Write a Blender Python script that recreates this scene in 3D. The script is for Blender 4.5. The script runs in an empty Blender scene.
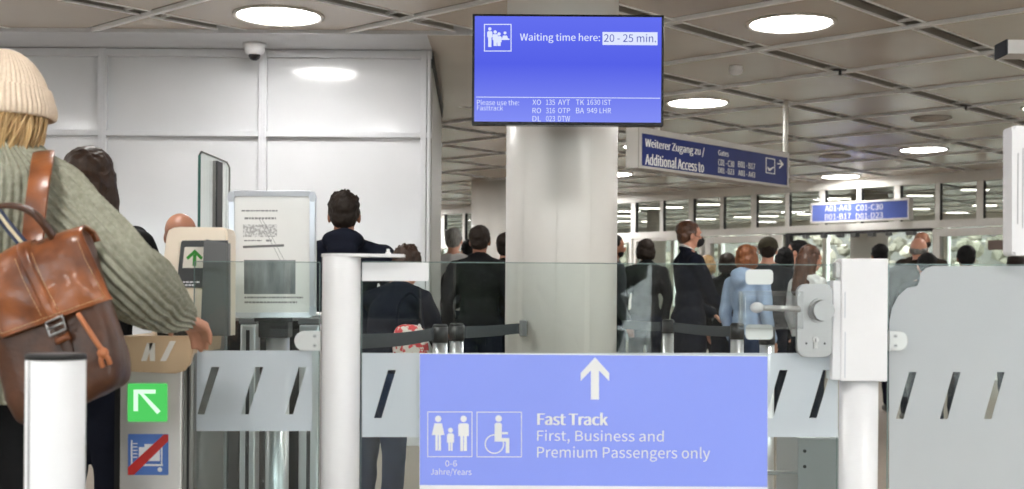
import bpy, bmesh, math, random
from mathutils import Vector, Matrix, noise
random.seed(7)
R = math.radians
V = Vector
COL = bpy.context.scene.collection
SC = bpy.context.scene

# ---------------------------------------------------------------- camera model
F, CX, HY, CZ, ROLL = 1250.0, 512.0, 298.0, 1.13, R(0.4)

def P(px, py, d):
    u, v = px - CX, py - HY
    u2 = u * math.cos(ROLL) + v * math.sin(ROLL)
    v2 = v * math.cos(ROLL) - u * math.sin(ROLL)
    return V((u2 / F * d, d, CZ - v2 / F * d))

def hit(px, py, p0, n):
    r = P(px, py, 1.0) - V((0, 0, CZ))
    o = V((0, 0, CZ))
    return o + r * ((p0 - o).dot(n) / r.dot(n))

# ---------------------------------------------------------------- materials
MATS = {}
def mat(name, col, rough=0.5, metal=0.0, col2=None, nscale=8.0, bump=None, emit=0.0, coat=0.0, stretch=None, contrast=0.25, sheen=0.0, spec=None):
    if name in MATS: return MATS[name]
    m = bpy.data.materials.new(name); m.use_nodes = True
    nt = m.node_tree; b = nt.nodes['Principled BSDF']
    c = (*col, 1)
    b.inputs['Base Color'].default_value = c
    b.inputs['Roughness'].default_value = rough
    b.inputs['Metallic'].default_value = metal
    if spec is not None: b.inputs['Specular IOR Level'].default_value = spec
    if coat: b.inputs['Coat Weight'].default_value = coat; b.inputs['Coat Roughness'].default_value = 0.05
    if sheen: b.inputs['Sheen Weight'].default_value = sheen
    tc = nt.nodes.new('ShaderNodeTexCoord'); mp = nt.nodes.new('ShaderNodeMapping')
    nt.links.new(tc.outputs['Object'], mp.inputs['Vector'])
    if stretch: mp.inputs['Scale'].default_value = stretch
    n = nt.nodes.new('ShaderNodeTexNoise'); n.inputs['Scale'].default_value = nscale; n.inputs['Detail'].default_value = 5
    nt.links.new(mp.outputs[0], n.inputs['Vector'])
    rp = nt.nodes.new('ShaderNodeValToRGB')
    rp.color_ramp.elements[0].position = 0.5 - contrast; rp.color_ramp.elements[1].position = 0.5 + contrast
    c2 = col2 if col2 else tuple(x * 0.94 for x in col)
    rp.color_ramp.elements[0].color = (*c2, 1); rp.color_ramp.elements[1].color = c
    nt.links.new(n.outputs['Fac'], rp.inputs[0]); nt.links.new(rp.outputs[0], b.inputs['Base Color'])
    if bump:
        n2 = nt.nodes.new('ShaderNodeTexNoise'); n2.inputs['Scale'].default_value = bump[0]; n2.inputs['Detail'].default_value = 3
        nt.links.new(mp.outputs[0], n2.inputs['Vector'])
        bp = nt.nodes.new('ShaderNodeBump'); bp.inputs['Strength'].default_value = bump[1]; bp.inputs['Distance'].default_value = bump[2] if len(bump) > 2 else 0.002
        nt.links.new(n2.outputs['Fac'], bp.inputs['Height']); nt.links.new(bp.outputs[0], b.inputs['Normal'])
    if emit:
        b.inputs['Emission Color'].default_value = c; b.inputs['Emission Strength'].default_value = emit
    MATS[name] = m
    return m

def glass_mat(name, tint=(0.93, 0.97, 0.96), base=0.026):
    m = bpy.data.materials.new(name); m.use_nodes = True
    nt = m.node_tree; nt.nodes.clear(); N = nt.nodes.new; L = nt.links.new
    out = N('ShaderNodeOutputMaterial'); mix = N('ShaderNodeMixShader'); tr = N('ShaderNodeBsdfTransparent'); gl = N('ShaderNodeBsdfGlossy')
    tr.inputs[0].default_value = (*tint, 1); gl.inputs['Roughness'].default_value = 0.0; gl.inputs[0].default_value = (1, 1, 1, 1)
    g = N('ShaderNodeNewGeometry'); d = N('ShaderNodeVectorMath'); d.operation = 'DOT_PRODUCT'
    L(g.outputs['Normal'], d.inputs[0]); L(g.outputs['Incoming'], d.inputs[1])
    a = N('ShaderNodeMath'); a.operation = 'ABSOLUTE'; L(d.outputs['Value'], a.inputs[0])
    s = N('ShaderNodeMath'); s.operation = 'SUBTRACT'; s.inputs[0].default_value = 1; L(a.outputs[0], s.inputs[1])
    p = N('ShaderNodeMath'); p.operation = 'POWER'; L(s.outputs[0], p.inputs[0]); p.inputs[1].default_value = 5
    q = N('ShaderNodeMath'); q.operation = 'MULTIPLY_ADD'; L(p.outputs[0], q.inputs[0]); q.inputs[1].default_value = 1 - base; q.inputs[2].default_value = base
    L(q.outputs[0], mix.inputs[0]); L(tr.outputs[0], mix.inputs[1]); L(gl.outputs[0], mix.inputs[2]); L(mix.outputs[0], out.inputs[0])
    MATS[name] = m
    return m

def foil_mat(name, col, through=0.2):
    m = bpy.data.materials.new(name); m.use_nodes = True
    nt = m.node_tree; b = nt.nodes['Principled BSDF']; out = nt.nodes['Material Output']
    b.inputs['Base Color'].default_value = (*col, 1); b.inputs['Roughness'].default_value = 0.35
    N = nt.nodes.new; L = nt.links.new
    nz = N('ShaderNodeTexNoise'); nz.inputs['Scale'].default_value = 9
    rp = N('ShaderNodeValToRGB'); rp.color_ramp.elements[0].color = (*[x * 0.95 for x in col], 1); rp.color_ramp.elements[1].color = (*col, 1)
    L(nz.outputs[0], rp.inputs[0]); L(rp.outputs[0], b.inputs['Base Color'])
    tl = N('ShaderNodeBsdfTranslucent'); tl.inputs[0].default_value = (*col, 1)
    m1 = N('ShaderNodeMixShader'); m1.inputs[0].default_value = 0.15; L(b.outputs[0], m1.inputs[1]); L(tl.outputs[0], m1.inputs[2])
    tr = N('ShaderNodeBsdfTransparent'); m2 = N('ShaderNodeMixShader'); m2.inputs[0].default_value = through
    L(m1.outputs[0], m2.inputs[1]); L(tr.outputs[0], m2.inputs[2]); L(m2.outputs[0], out.inputs[0])
    MATS[name] = m
    return m

def emis(name, col, strength):
    m = bpy.data.materials.new(name); m.use_nodes = True
    nt = m.node_tree; nt.nodes.clear()
    e = nt.nodes.new('ShaderNodeEmission'); e.inputs[0].default_value = (*col, 1); e.inputs[1].default_value = strength
    o = nt.nodes.new('ShaderNodeOutputMaterial'); nt.links.new(e.outputs[0], o.inputs[0])
    MATS[name] = m
    return m

def srgb(r, g, b):
    f = lambda x: (x / 255 / 12.92) if x / 255 <= 0.04045 else ((x / 255 + 0.055) / 1.055) ** 2.4
    return (f(r), f(g), f(b))

WHITE = mat('white_powder_coat', (0.84, 0.84, 0.86), 0.32, bump=(120, 0.03))
PANEL = mat('white_wall_panel', (0.65, 0.66, 0.68), 0.12, nscale=2, bump=(3, 0.03), spec=.35)
PFRAME = mat('painted_frame', (0.62, 0.63, 0.655), 0.4)
CEIL = mat('beige_metal_ceiling', srgb(202, 191, 178), 0.24, col2=srgb(193, 181, 167), nscale=1.2, bump=(2.0, 0.04), spec=.85)
CEILB = mat('ceiling_void', (0.17, 0.162, 0.15), 0.8)
RAILM = mat('ceiling_rail_aluminium', srgb(250, 250, 249), 0.4)
FLOORM = mat('grey_brown_stone_floor', srgb(150, 140, 128), 0.5, col2=srgb(132, 122, 112), nscale=40, bump=(60, 0.03), spec=.3)
COLM = mat('column_cladding', srgb(236, 234, 229), 0.35, nscale=3, bump=(2, 0.05))
STEEL = mat('brushed_steel', (0.40, 0.40, 0.40), 0.33, metal=0.9, stretch=(1, 1, 40), nscale=20, bump=(90, 0.06))
ALU = mat('anodised_aluminium', (0.75, 0.76, 0.78), 0.3, metal=0.75, stretch=(30, 30, 1))
DARK = mat('dark_plastic', (0.02, 0.02, 0.022), 0.4)
BLACKM = mat('black_rubber', (0.008, 0.008, 0.008), 0.6)
GREYP = mat('grey_plastic', (0.16, 0.165, 0.17), 0.45)
CREAM = mat('cream_lacquer', srgb(246, 232, 214), 0.35)
TAN = mat('tan_lacquer', srgb(206, 180, 148), 0.4)
GLASS = glass_mat('clear_glass')
GEDGE = mat('green_glass_edge', (0.05, 0.14, 0.12), 0.15)
ACRYL = glass_mat('acrylic', (0.97, 0.98, 0.98), 0.06)
WGLASS = glass_mat('window_glass', (0.9, 0.92, 0.9), 0.04)
FOIL = foil_mat('frosted_foil', srgb(203, 212, 220), 0.10)
FOILR = foil_mat('foil_painted_reflection', srgb(194, 199, 203), 0.10)  # pale colour stands in for the bright reflection on the right pane
FOIL2 = foil_mat('frosted_foil_pale', srgb(222, 226, 228), 0.05)
INKW = mat('white_print', (0.86, 0.87, 0.9), 0.5)
INKK = mat('black_print', (0.02, 0.02, 0.02), 0.6)
INKG = mat('grey_print', (0.25, 0.25, 0.26), 0.6)
SIGNB = mat('periwinkle_sign_face', srgb(143, 161, 251), 0.35, nscale=2, col2=srgb(141, 159, 250))
NAVY = mat('navy_sign_face', srgb(34, 50, 118), 0.5, col2=srgb(32, 47, 112), spec=.3)
WINFR = mat('window_frame_grey', srgb(236, 234, 229), 0.6, spec=.3)
SKIN1 = mat('skin_light', srgb(214, 160, 134), 0.5, col2=srgb(200, 142, 118), nscale=14)
SKIN2 = mat('skin_tan', srgb(154, 106, 82), 0.5, col2=srgb(136, 90, 68), nscale=14)
SKIN3 = mat('skin_brown', srgb(112, 70, 50), 0.5, col2=srgb(98, 60, 42), nscale=14)

# ---------------------------------------------------------------- mesh helpers
def link(name, bm, m, parent=None, smooth=False, recalc=True):
    if recalc: bmesh.ops.recalc_face_normals(bm, faces=bm.faces)
    me = bpy.data.meshes.new(name); bm.to_mesh(me); bm.free()
    if not isinstance(m, (list, tuple)): m = [m]
    for x in m: me.materials.append(x)
    if smooth:
        for p in me.polygons: p.use_smooth = True
    o = bpy.data.objects.new(name, me); COL.objects.link(o)
    attach(o, parent)
    return o

WORLD = {}
def parent_inv(p):
    return WORLD.get(p.name, Matrix.Identity(4)).inverted()
def attach(o, parent):
    # meshes are modelled in world coordinates and moved into the parent's own frame here
    if parent is None: return
    o.data.transform(parent_inv(parent)); o.parent = parent
    WORLD[o.name] = WORLD.get(parent.name, Matrix.Identity(4))

def thing(name, label, cat, loc=(0, 0, 0), rz=0.0, group=None):
    o = bpy.data.objects.new(name, None); COL.objects.link(o)
    o.location = loc; o.rotation_euler = (0, 0, rz); o.empty_display_size = 0.1
    WORLD[o.name] = Matrix.Translation(V(loc)) @ Matrix.Rotation(rz, 4, 'Z')
    o['label'] = label; o['category'] = cat
    if group: o['group'] = group
    return o

def tag(o, label, cat, group=None):
    o['label'] = label; o['category'] = cat
    if group: o['group'] = group
    return o

def struct(name, bm, m, parent=None, smooth=False):
    o = link(name, bm, m, parent, smooth)
    if parent is None: o['kind'] = 'structure'
    return o

def box(bm, x0, x1, y0, y1, z0, z1, M=None, bev=0.0, seg=2, mi=0):
    vs = [bm.verts.new(((x0, x1)[i & 1], (y0, y1)[(i >> 1) & 1], (z0, z1)[i >> 2])) for i in range(8)]
    fs = [bm.faces.new([vs[k] for k in q]) for q in ((0, 2, 3, 1), (4, 5, 7, 6), (0, 1, 5, 4), (2, 6, 7, 3), (0, 4, 6, 2), (1, 3, 7, 5))]
    for f in fs: f.material_index = mi
    if bev:
        r = bmesh.ops.bevel(bm, geom=list({e for f in fs for e in f.edges}), offset=bev, segments=seg, affect='EDGES', profile=0.6)
        vs = list({v for v in r['verts']} | {v for v in vs if v.is_valid})
        for f in r['faces']: f.material_index = mi
    if M is not None:
        bmesh.ops.transform(bm, matrix=M, verts=[v for v in vs if v.is_valid])
    return vs

def nb(): return bmesh.new()

def cyl(bm, p, q, r, r2=None, seg=24, mi=0, cap=True):
    p, q = V(p), V(q); r2 = r if r2 is None else r2
    ax = (q - p).normalized(); a = ax.orthogonal().normalized(); b = ax.cross(a)
    A = [bm.verts.new(p + (a * math.cos(t) + b * math.sin(t)) * r) for t in [2 * math.pi * k / seg for k in range(seg)]]
    B = [bm.verts.new(q + (a * math.cos(t) + b * math.sin(t)) * r2) for t in [2 * math.pi * k / seg for k in range(seg)]]
    for k in range(seg):
        f = bm.faces.new((A[k], A[(k + 1) % seg], B[(k + 1) % seg], B[k])); f.smooth = True; f.material_index = mi
    if cap:
        f = bm.faces.new(A[::-1]); f.material_index = mi
        f = bm.faces.new(B); f.material_index = mi

def lathe(bm, c, prof, seg=32, a0=0.0, a1=2 * math.pi):
    c = V(c); full = abs(a1 - a0 - 2 * math.pi) < 1e-6; n = seg if full else seg + 1
    rings = []
    for r, z in prof:
        if r < 1e-6: rings.append([bm.verts.new(c + V((0, 0, z)))])
        else: rings.append([bm.verts.new(c + V((r * math.cos(a0 + (a1 - a0) * k / seg), r * math.sin(a0 + (a1 - a0) * k / seg), z))) for k in range(n)])
    for A, B in zip(rings, rings[1:]):
        for k in range(seg):
            j = (k + 1) % n
            if len(A) == 1 and len(B) == 1: continue
            if len(A) == 1: f = bm.faces.new((A[0], B[j], B[k]))
            elif len(B) == 1: f = bm.faces.new((A[k], A[j], B[0]))
            else: f = bm.faces.new((A[k], A[j], B[j], B[k]))
            f.smooth = True

def capsule(bm, p, r, q, s, seg=12, mi=0):
    p, q = V(p), V(q); d = q - p
    if d.length < 1e-5: d = V((0, 0, 1e-4)); q = p + d
    ax = d.normalized(); a = ax.orthogonal().normalized(); b = ax.cross(a)
    rings = []
    for k in range(4):
        t = math.pi / 2 * (k + 0.35) / 4
        rings.append((p - ax * r * math.cos(t), r * math.sin(t)))
    rings.append((p, r)); rings.append((q, s))
    for k in range(3, -1, -1):
        t = math.pi / 2 * (k + 0.35) / 4
        rings.append((q + ax * s * math.cos(t), s * math.sin(t)))
    RR = [[bm.verts.new(c + (a * math.cos(2 * math.pi * j / seg) + b * math.sin(2 * math.pi * j / seg)) * rr) for j in range(seg)] for c, rr in rings]
    for A, B in zip(RR, RR[1:]):
        for j in range(seg):
            f = bm.faces.new((A[j], A[(j + 1) % seg], B[(j + 1) % seg], B[j])); f.material_index = mi; f.smooth = True
    bm.faces.new(RR[0][::-1]).material_index = mi; bm.faces.new(RR[-1]).material_index = mi

def ellip(bm, c, rad, M=None, sub=3):
    T = Matrix.Translation(V(c)) @ (M.to_4x4() if M is not None else Matrix.Identity(4)) @ Matrix.Diagonal((*rad, 1))
    bmesh.ops.create_icosphere(bm, subdivisions=sub, radius=1.0, matrix=T)

def tube(bm, pts, rad, seg=10, closed=False):
    pts = [V(p) for p in pts]; n = len(pts); rings = []
    up = None
    for i, p in enumerate(pts):
        t = (pts[min(i + 1, n - 1)] - pts[max(i - 1, 0)]).normalized()
        a = t.orthogonal().normalized() if up is None else (up - t * up.dot(t)).normalized()
        up = a; b = t.cross(a); r = rad[i] if isinstance(rad, (list, tuple)) else rad
        rings.append([bm.verts.new(p + (a * math.cos(2 * math.pi * k / seg) + b * math.sin(2 * math.pi * k / seg)) * r) for k in range(seg)])
    for A, B in zip(rings, rings[1:]):
        for k in range(seg): bm.faces.new((A[k], A[(k + 1) % seg], B[(k + 1) % seg], B[k])).smooth = True
    bm.faces.new(rings[0][::-1]); bm.faces.new(rings[-1])

def spline(pts, n=8):
    pts = [V(p) for p in pts]; out = []
    for i in range(len(pts) - 1):
        p0, p1, p2, p3 = pts[max(i - 1, 0)], pts[i], pts[i + 1], pts[min(i + 2, len(pts) - 1)]
        for k in range(n):
            t = k / n
            out.append(0.5 * ((2 * p1) + (p2 - p0) * t + (2 * p0 - 5 * p1 + 4 * p2 - p3) * t * t + (3 * p1 - p0 - 3 * p2 + p3) * t ** 3))
    out.append(pts[-1]); return out

def ribbon(bm, pts, side, w, th):
    """flat strap along pts, wide along side"""
    pts = [V(p) for p in pts]; n = len(pts); rings = []
    for i, p in enumerate(pts):
        t = (pts[min(i + 1, n - 1)] - pts[max(i - 1, 0)]).normalized()
        s = (V(side) - t * V(side).dot(t)).normalized(); nn = t.cross(s)
        ww = w[i] if isinstance(w, (list, tuple)) else w
        rings.append([bm.verts.new(p + s * a * ww / 2 + nn * b * th / 2) for a, b in ((-1, -1), (-.9, -1.3), (.9, -1.3), (1, -1), (1, 1), (.9, 1.3), (-.9, 1.3), (-1, 1))])
    for A, B in zip(rings, rings[1:]):
        for k in range(8): bm.faces.new((A[k], A[(k + 1) % 8], B[(k + 1) % 8], B[k])).smooth = True
    bm.faces.new(rings[0][::-1]); bm.faces.new(rings[-1])

SCRATCH = bpy.data.scenes.new('scratch')
def evaluated(o):
    SCRATCH.collection.objects.link(o)
    with bpy.context.temp_override(scene=SCRATCH, view_layer=SCRATCH.view_layers[0]):
        dg = bpy.context.evaluated_depsgraph_get(); dg.update()
    me = bpy.data.meshes.new_from_object(o.evaluated_get(dg)); bpy.data.objects.remove(o); return me

def remeshed(bm, voxel, it=4):
    bmesh.ops.recalc_face_normals(bm, faces=bm.faces)
    me = bpy.data.meshes.new('t'); bm.to_mesh(me); bm.free()
    o = bpy.data.objects.new('t', me)
    md = o.modifiers.new('r', 'REMESH'); md.mode = 'VOXEL'; md.voxel_size = voxel; md.adaptivity = 0.0
    if it:
        sm = o.modifiers.new('s', 'SMOOTH'); sm.iterations = it; sm.factor = 0.5
    res = evaluated(o); bpy.data.meshes.remove(me)
    for p in res.polygons: p.use_smooth = True
    return res

def displace(me, fn):
    ns = [v.normal.copy() for v in me.vertices]; out = []
    for v, n_ in zip(me.vertices, ns): out.extend(v.co + n_ * fn(v.co))
    me.vertices.foreach_set('co', out); me.update()

def link_mesh(name, me, m, parent=None):
    me.name = name; me.materials.clear(); me.materials.append(m)
    o = bpy.data.objects.new(name, me); COL.objects.link(o)
    if parent is not None: o.parent = parent
    return o

# shapes laid on a flat sign: axes given by origin O, right U, up W, outward N (metres)
class Plane:
    def __init__(s, O, U, N, scale=1.0):
        s.O, s.U, s.N = V(O), V(U).normalized(), V(N).normalized(); s.W = V((0, 0, 1)) if abs(V(N).normalized().z) < 0.3 else V(N).cross(V(U)).normalized()
    def pt(s, a, b, off=0.001): return s.O + s.U * a + s.W * b + s.N * off
    def px(s, x, y):          # photo pixel -> plane coordinates
        q = hit(x, y, s.O, s.N) - s.O
        return q.dot(s.U), q.dot(s.W)

def poly(bm, pl, pts, off=0.001, mi=0):
    f = bm.faces.new([bm.verts.new(pl.pt(a, b, off)) for a, b in pts]); f.material_index = mi; return f

def ppoly(bm, pl, pts, off=0.001): return poly(bm, pl, [pl.px(*p) for p in pts], off)

def pdisc(bm, pl, cx, cy, r, off=0.001, seg=16, ry=None):
    ry = ry or r
    return poly(bm, pl, [pl.px(cx + r * math.cos(2 * math.pi * k / seg), cy - ry * math.sin(2 * math.pi * k / seg)) for k in range(seg)], off)

def pframe(bm, pl, x0, y0, x1, y1, w, off=0.001):
    for q in ((x0, y0, x1, y0 + w), (x0, y1 - w, x1, y1), (x0, y0 + w, x0 + w, y1 - w), (x1 - w, y0 + w, x1, y1 - w)):
        ppoly(bm, pl, [(q[0], q[3]), (q[2], q[3]), (q[2], q[1]), (q[0], q[1])], off)

def pring(bm, pl, cx, cy, r0, r1, a0=0, a1=360, off=0.001, seg=24):
    for k in range(seg):
        t0, t1 = R(a0 + (a1 - a0) * k / seg), R(a0 + (a1 - a0) * (k + 1) / seg)
        ppoly(bm, pl, [(cx + r * math.cos(t), cy - r * math.sin(t)) for r, t in ((r0, t0), (r1, t0), (r1, t1), (r0, t1))], off)

try:
    import os
    _fp = os.path.join(bpy.utils.system_resource('DATAFILES'), 'fonts', 'Noto Sans CJK Regular.woff2')
    FONT = bpy.data.fonts.load(_fp) if os.path.exists(_fp) else None
except Exception:
    FONT = None

def text(body, pl, x0, y0, x1, y1, m, parent, name='lettering', bold=0.0, off=0.0015, local=False, shear=0):
    """lettering fitted in the rectangle of photo pixels (left,top)-(right,bottom) on the plane"""
    cu = bpy.data.curves.new(name, 'FONT'); cu.body = body; cu.resolution_u = 3; cu.shear = shear
    if FONT: cu.font = FONT
    t = bpy.data.objects.new(name, cu)
    me = evaluated(t)
    if bold:                                  # heavier strokes: the outline repeated with small shifts
        b_ = bmesh.new(); b_.from_mesh(me); src = list(b_.faces)
        for dx in (-bold, bold):
            r_ = bmesh.ops.duplicate(b_, geom=src); bmesh.ops.translate(b_, verts=[g for g in r_['geom'] if isinstance(g, bmesh.types.BMVert)], vec=(dx, 0, .2 + dx))
        b_.to_mesh(me); b_.free()
    xs = [v.co.x for v in me.vertices]; ys = [v.co.y for v in me.vertices]
    a0, b1 = (x0, y0) if local else pl.px(x0, y0)
    a1, b0 = (x1, y1) if local else pl.px(x1, y1)
    mx, Mx, my, My = min(xs), max(xs), min(ys), max(ys)
    vs = [pl.pt(a0 + (v.co.x - mx) / (Mx - mx) * (a1 - a0), b0 + (v.co.y - my) / (My - my) * (b1 - b0), off + v.co.z * .0015) for v in me.vertices]
    fs = [tuple(p.vertices) for p in me.polygons]; bpy.data.meshes.remove(me)
    root_ = list(range(len(vs)))              # overlapping strokes of one letter are laid at slightly different heights
    def find(i):
        while root_[i] != i: root_[i] = root_[root_[i]]; i = root_[i]
        return i
    for f_ in fs:
        for j_ in f_[1:]: root_[find(j_)] = find(f_[0])
    ids = {}
    for i in range(len(vs)): vs[i] = vs[i] + pl.N * .00016 * (ids.setdefault(find(i), len(ids)) % 5)
    me = bpy.data.meshes.new(name); me.from_pydata(vs, [], fs); me.update()
    me.materials.append(m)
    o = bpy.data.objects.new(name, me); COL.objects.link(o)
    attach(o, parent)
    return o

FRONT = V((0, -1, 0))
def fplane(d, x=0.0, z=1.0): return Plane((x, d, z), (1, 0, 0), FRONT)
# ================================================================ SETTING
ZC = 3.03                                   # ceiling height
u2 = V((math.sin(R(43.0)), math.cos(R(43.0)), 0)); v2 = V((-u2.y, u2.x, 0)); PITCH = 1.235
L0 = V((1.90, 8.57, 0))
WL, FL = 24.95, 37.0                        # X+Y of the glazed door wall and of the outer facade
XL, XR, YB = -9.0, 14.0, -6.5

bm = nb(); f = bm.faces.new([bm.verts.new(p) for p in ((XL, YB, 0), (XR, YB, 0), (XR, FL - XR, 0), (XL, FL - XL, 0))])
r = bmesh.ops.extrude_face_region(bm, geom=[f]); bmesh.ops.translate(bm, verts=[g for g in r['geom'] if isinstance(g, bmesh.types.BMVert)], vec=(0, 0, -0.1))
struct('floor', bm, FLOORM)

bm = nb(); f = bm.faces.new([bm.verts.new(p) for p in ((XL, YB, 3.085), (XR, YB, 3.085), (XR, FL - XR, 3.085), (XL, FL - XL, 3.085))]); f.material_index = 1
r = bmesh.ops.extrude_face_region(bm, geom=[f]); bmesh.ops.translate(bm, verts=[g for g in r['geom'] if isinstance(g, bmesh.types.BMVert)], vec=(0, 0, 0.08))
for g in bm.faces: g.material_index = 1
GA, GB = 0.09, 0.15
light_cells = []
for i in range(-22, 32):
    for j in range(-26, 26):
        c = L0 + u2 * i * PITCH + v2 * j * PITCH
        if not (XL + .3 < c.x < XR - .3 and YB + .3 < c.y and c.x + c.y < FL - .5): continue
        M = Matrix.Translation(c) @ Matrix(((u2.x, v2.x, 0, 0), (u2.y, v2.y, 0, 0), (0, 0, 1, 0), (0, 0, 0, 1)))
        h = PITCH / 2
        box(bm, -h + GA / 2, h - GA / 2, -h + GB / 2, h - GB / 2, ZC, ZC + .006, M)
        box(bm, -h + GA / 2 + .001, h - GA / 2 - .001, -h + GB / 2 + .001, h - GB / 2 - .001, ZC + .006, ZC + .054, M, mi=3)
        box(bm, h - .020, h + .020, -h, h, ZC - .020, ZC + .004, M, mi=2)                    # narrow rail
        box(bm, h - .010, h + .010, -h, h, ZC + .004, ZC + .054, M, mi=3)
        for y0 in (-h + GB / 2 - .008, h - GB / 2 - .010): box(bm, -h + .022, h - .022, y0, y0 + .018, ZC - .006, ZC + .006, M, mi=2)
        for x0 in (-h + .14, h - .14): box(bm, x0, x0 + .012, h - GB / 2, h + GB / 2, ZC + .002, ZC + .02, M, mi=2)
        if i % 2 == 0 and j % 2 == 0 and ((i + j) // 2) % 2 == 0 and c.x + c.y < WL - .6: light_cells.append(c)
struct('ceiling', bm, [CEIL, CEILB, RAILM, mat('ceiling_channel_shade', (0.42, 0.40, 0.37), 0.6)])  # last material: panel sides coloured darker to paint the shade in the channels

# plain soffit over the white booth
bm = nb(); box(bm, XL, 0.0, 9.5, 12.3, ZC - .022, ZC + .04); box(bm, -.62, 0.0, 8.925, 9.5, ZC - .022, ZC + .04)
struct('trim_1', bm, CEIL)
bm = nb(); box(bm, XL, -.62, 8.925, 9.5, ZC - .024, ZC + .04); box(bm, XL, 0.0, 8.90, 8.925, ZC - .028, ZC + .04)
struct('trim_6', bm, PFRAME)

# recessed round ceiling lights
LAMP = emis('lamp_diffuser', (1.0, 0.98, 0.955), 48.0)
LRING = mat('lamp_ring', srgb(205, 200, 192), 0.35)
proto_light = None
def spot_label(c):
    s = {(2, 9): 0}
    return None
seenl = []
for c in light_cells:
    dy = c.y; 
    if c.x < -0.7 and 9.0 < c.y < 12.6: continue
    if proto_light is None:
        t = thing('ceiling_light', 'x', 'ceiling light', (c.x, c.y, ZC), 0, 'round recessed ceiling lights')
        b1 = nb(); rr = []
        lathe(b1, (c.x, c.y, ZC), [(.272, -.001), (.306, -.001), (.308, -.010), (.288, -.016), (.275, -.010), (.272, -.001)], 48)
        link('lamp_ring', b1, LRING, t)
        b1 = nb(); lathe(b1, (c.x, c.y, ZC), [(0, -.008), (.15, -.008), (.274, -.005), (.274, -.001), (0, -.001)], 48)
        link('diffuser', b1, LAMP, t)
        proto_light = t; o = t
    else:
        o = proto_light.copy(); COL.objects.link(o); o.location = (c.x, c.y, ZC)
        for ch in proto_light.children:
            k = ch.copy(); COL.objects.link(k); k.parent = o
    sx, sy = 512 + F * c.x / max(c.y, .1), 298 - F * (ZC - CZ) / max(c.y, .1)
    vis = c.y > 7.5 and 0 < sx < 1024 and sy > 0
    if vis and abs(sx - 283) < 25 and sy < 40: lab = 'round recessed ceiling light in front of the white panelled booth'
    elif vis and abs(sx - 790) < 25 and sy < 40: lab = 'round ceiling light right of the blue screen, largest of those on that side'
    elif vis and abs(sx - 697) < 25 and 80 < sy < 120: lab = 'round ceiling light right beside the lower part of the blue screen'
    elif vis and abs(sx - 925) < 30 and 130 < sy < 160: lab = 'round ceiling light nearest the white box at the right edge'
    elif vis and abs(sx - 841) < 25 and sy > 160: lab = 'round ceiling light above the small gate number sign'
    elif vis and 600 < sx < 660 and 120 < sy < 160: lab = 'small round ceiling light peeking out left of the long hanging sign'
    elif vis and 600 < sx < 660: lab = 'small far round ceiling light between the thick column and the door wall'
    elif vis and sx > 960 and sy < 130: lab = 'round ceiling light cut by the right edge above the white reader'
    elif vis and sx > 960: lab = 'round ceiling light hidden by the white reader at the right edge'
    elif vis and sx < 470: lab = 'round ceiling light of the part of the hall behind the white booth'
    elif vis and sx < 600: lab = 'round ceiling light behind the thick column'
    elif vis: lab = 'distant round ceiling light close before the glazed door wall'
    else: lab = 'round recessed ceiling light outside the view'
    o['label'] = lab

# linear lights of the room beyond the doors
STRIP = emis('strip_light', (1.0, 0.95, 0.86), 6.0)
pl_ = [(650, 206), (672, 205), (651, 219.5), (709, 202), (706, 217), (744, 215), (768, 214), (770, 199), (808, 212), (842, 196), (860, 209), (920, 193), (918, 206.5), (975, 187), (985, 203), (624, 214)]
sp = None
for (a, b) in pl_:
    q = hit(a, b, V((0, 0, ZC)), V((0, 0, 1)))
    if q.x + q.y < WL + .5: q = q * ((WL + .8) / (q.x + q.y)); q.z = ZC
    if sp is None:
        t = thing('strip_light', 'slim linear ceiling light of the room beyond the door wall', 'ceiling light', q, 0, 'strip lights beyond the door wall')
        b1 = nb(); box(b1, q.x - .23, q.x + .23, q.y - .08, q.y + .08, ZC - .045, ZC - .002, bev=.008); link('lamp_housing', b1, WINFR, t)
        b1 = nb(); box(b1, q.x - .215, q.x + .215, q.y - .06, q.y + .06, ZC - .055, ZC - .0455); link('diffuser', b1, STRIP, t); sp = t
    else:
        o = sp.copy(); COL.objects.link(o); o.location = q
        for ch in sp.children:
            k = ch.copy(); COL.objects.link(k); k.parent = o

# outer walls
bm = nb(); box(bm, XL - .2, XL, YB, FL - XL, 0, 3.2); struct('wall_left', bm, PFRAME)
bm = nb(); box(bm, XR, XR + .2, YB, FL - XR, 0, 3.2); struct('wall_right', bm, PFRAME)
# wall behind the photographer, glazed bays between solid piers
bays = [(-8, -4.6), (-3.8, -.95), (-.62, 1.5), (3.9, 8.4), (9.2, 13.4)]
bm = nb(); x = XL
for a, b in bays + [(XR, XR)]:
    box(bm, x, a, YB - .25, YB, 0, 3.2); x = b
for a, b in bays:
    box(bm, a, b, YB - .25, YB, 0, .9 if b < 0 else .12); box(bm, a, b, YB - .25, YB, 2.75, 3.2)
struct('wall_back', bm, mat('painted_hall_wall', (0.34, 0.34, 0.34), 0.6))
for n, (a, b) in enumerate(bays):
    bm = nb(); box(bm, a, b, YB - .12, YB - .11, .12, 2.75); o = struct('window_%d' % (n + 10), bm, WGLASS)
    b1 = nb()
    k = max(1, round((b - a) / .75))
    for q in range(k + 1):
        xx = a + (b - a) * q / k; box(b1, max(a, xx - .025), min(b, xx + .025), YB - .15, YB - .07, .12, 2.75)
    struct('window_frame', b1, WINFR, o)

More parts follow.
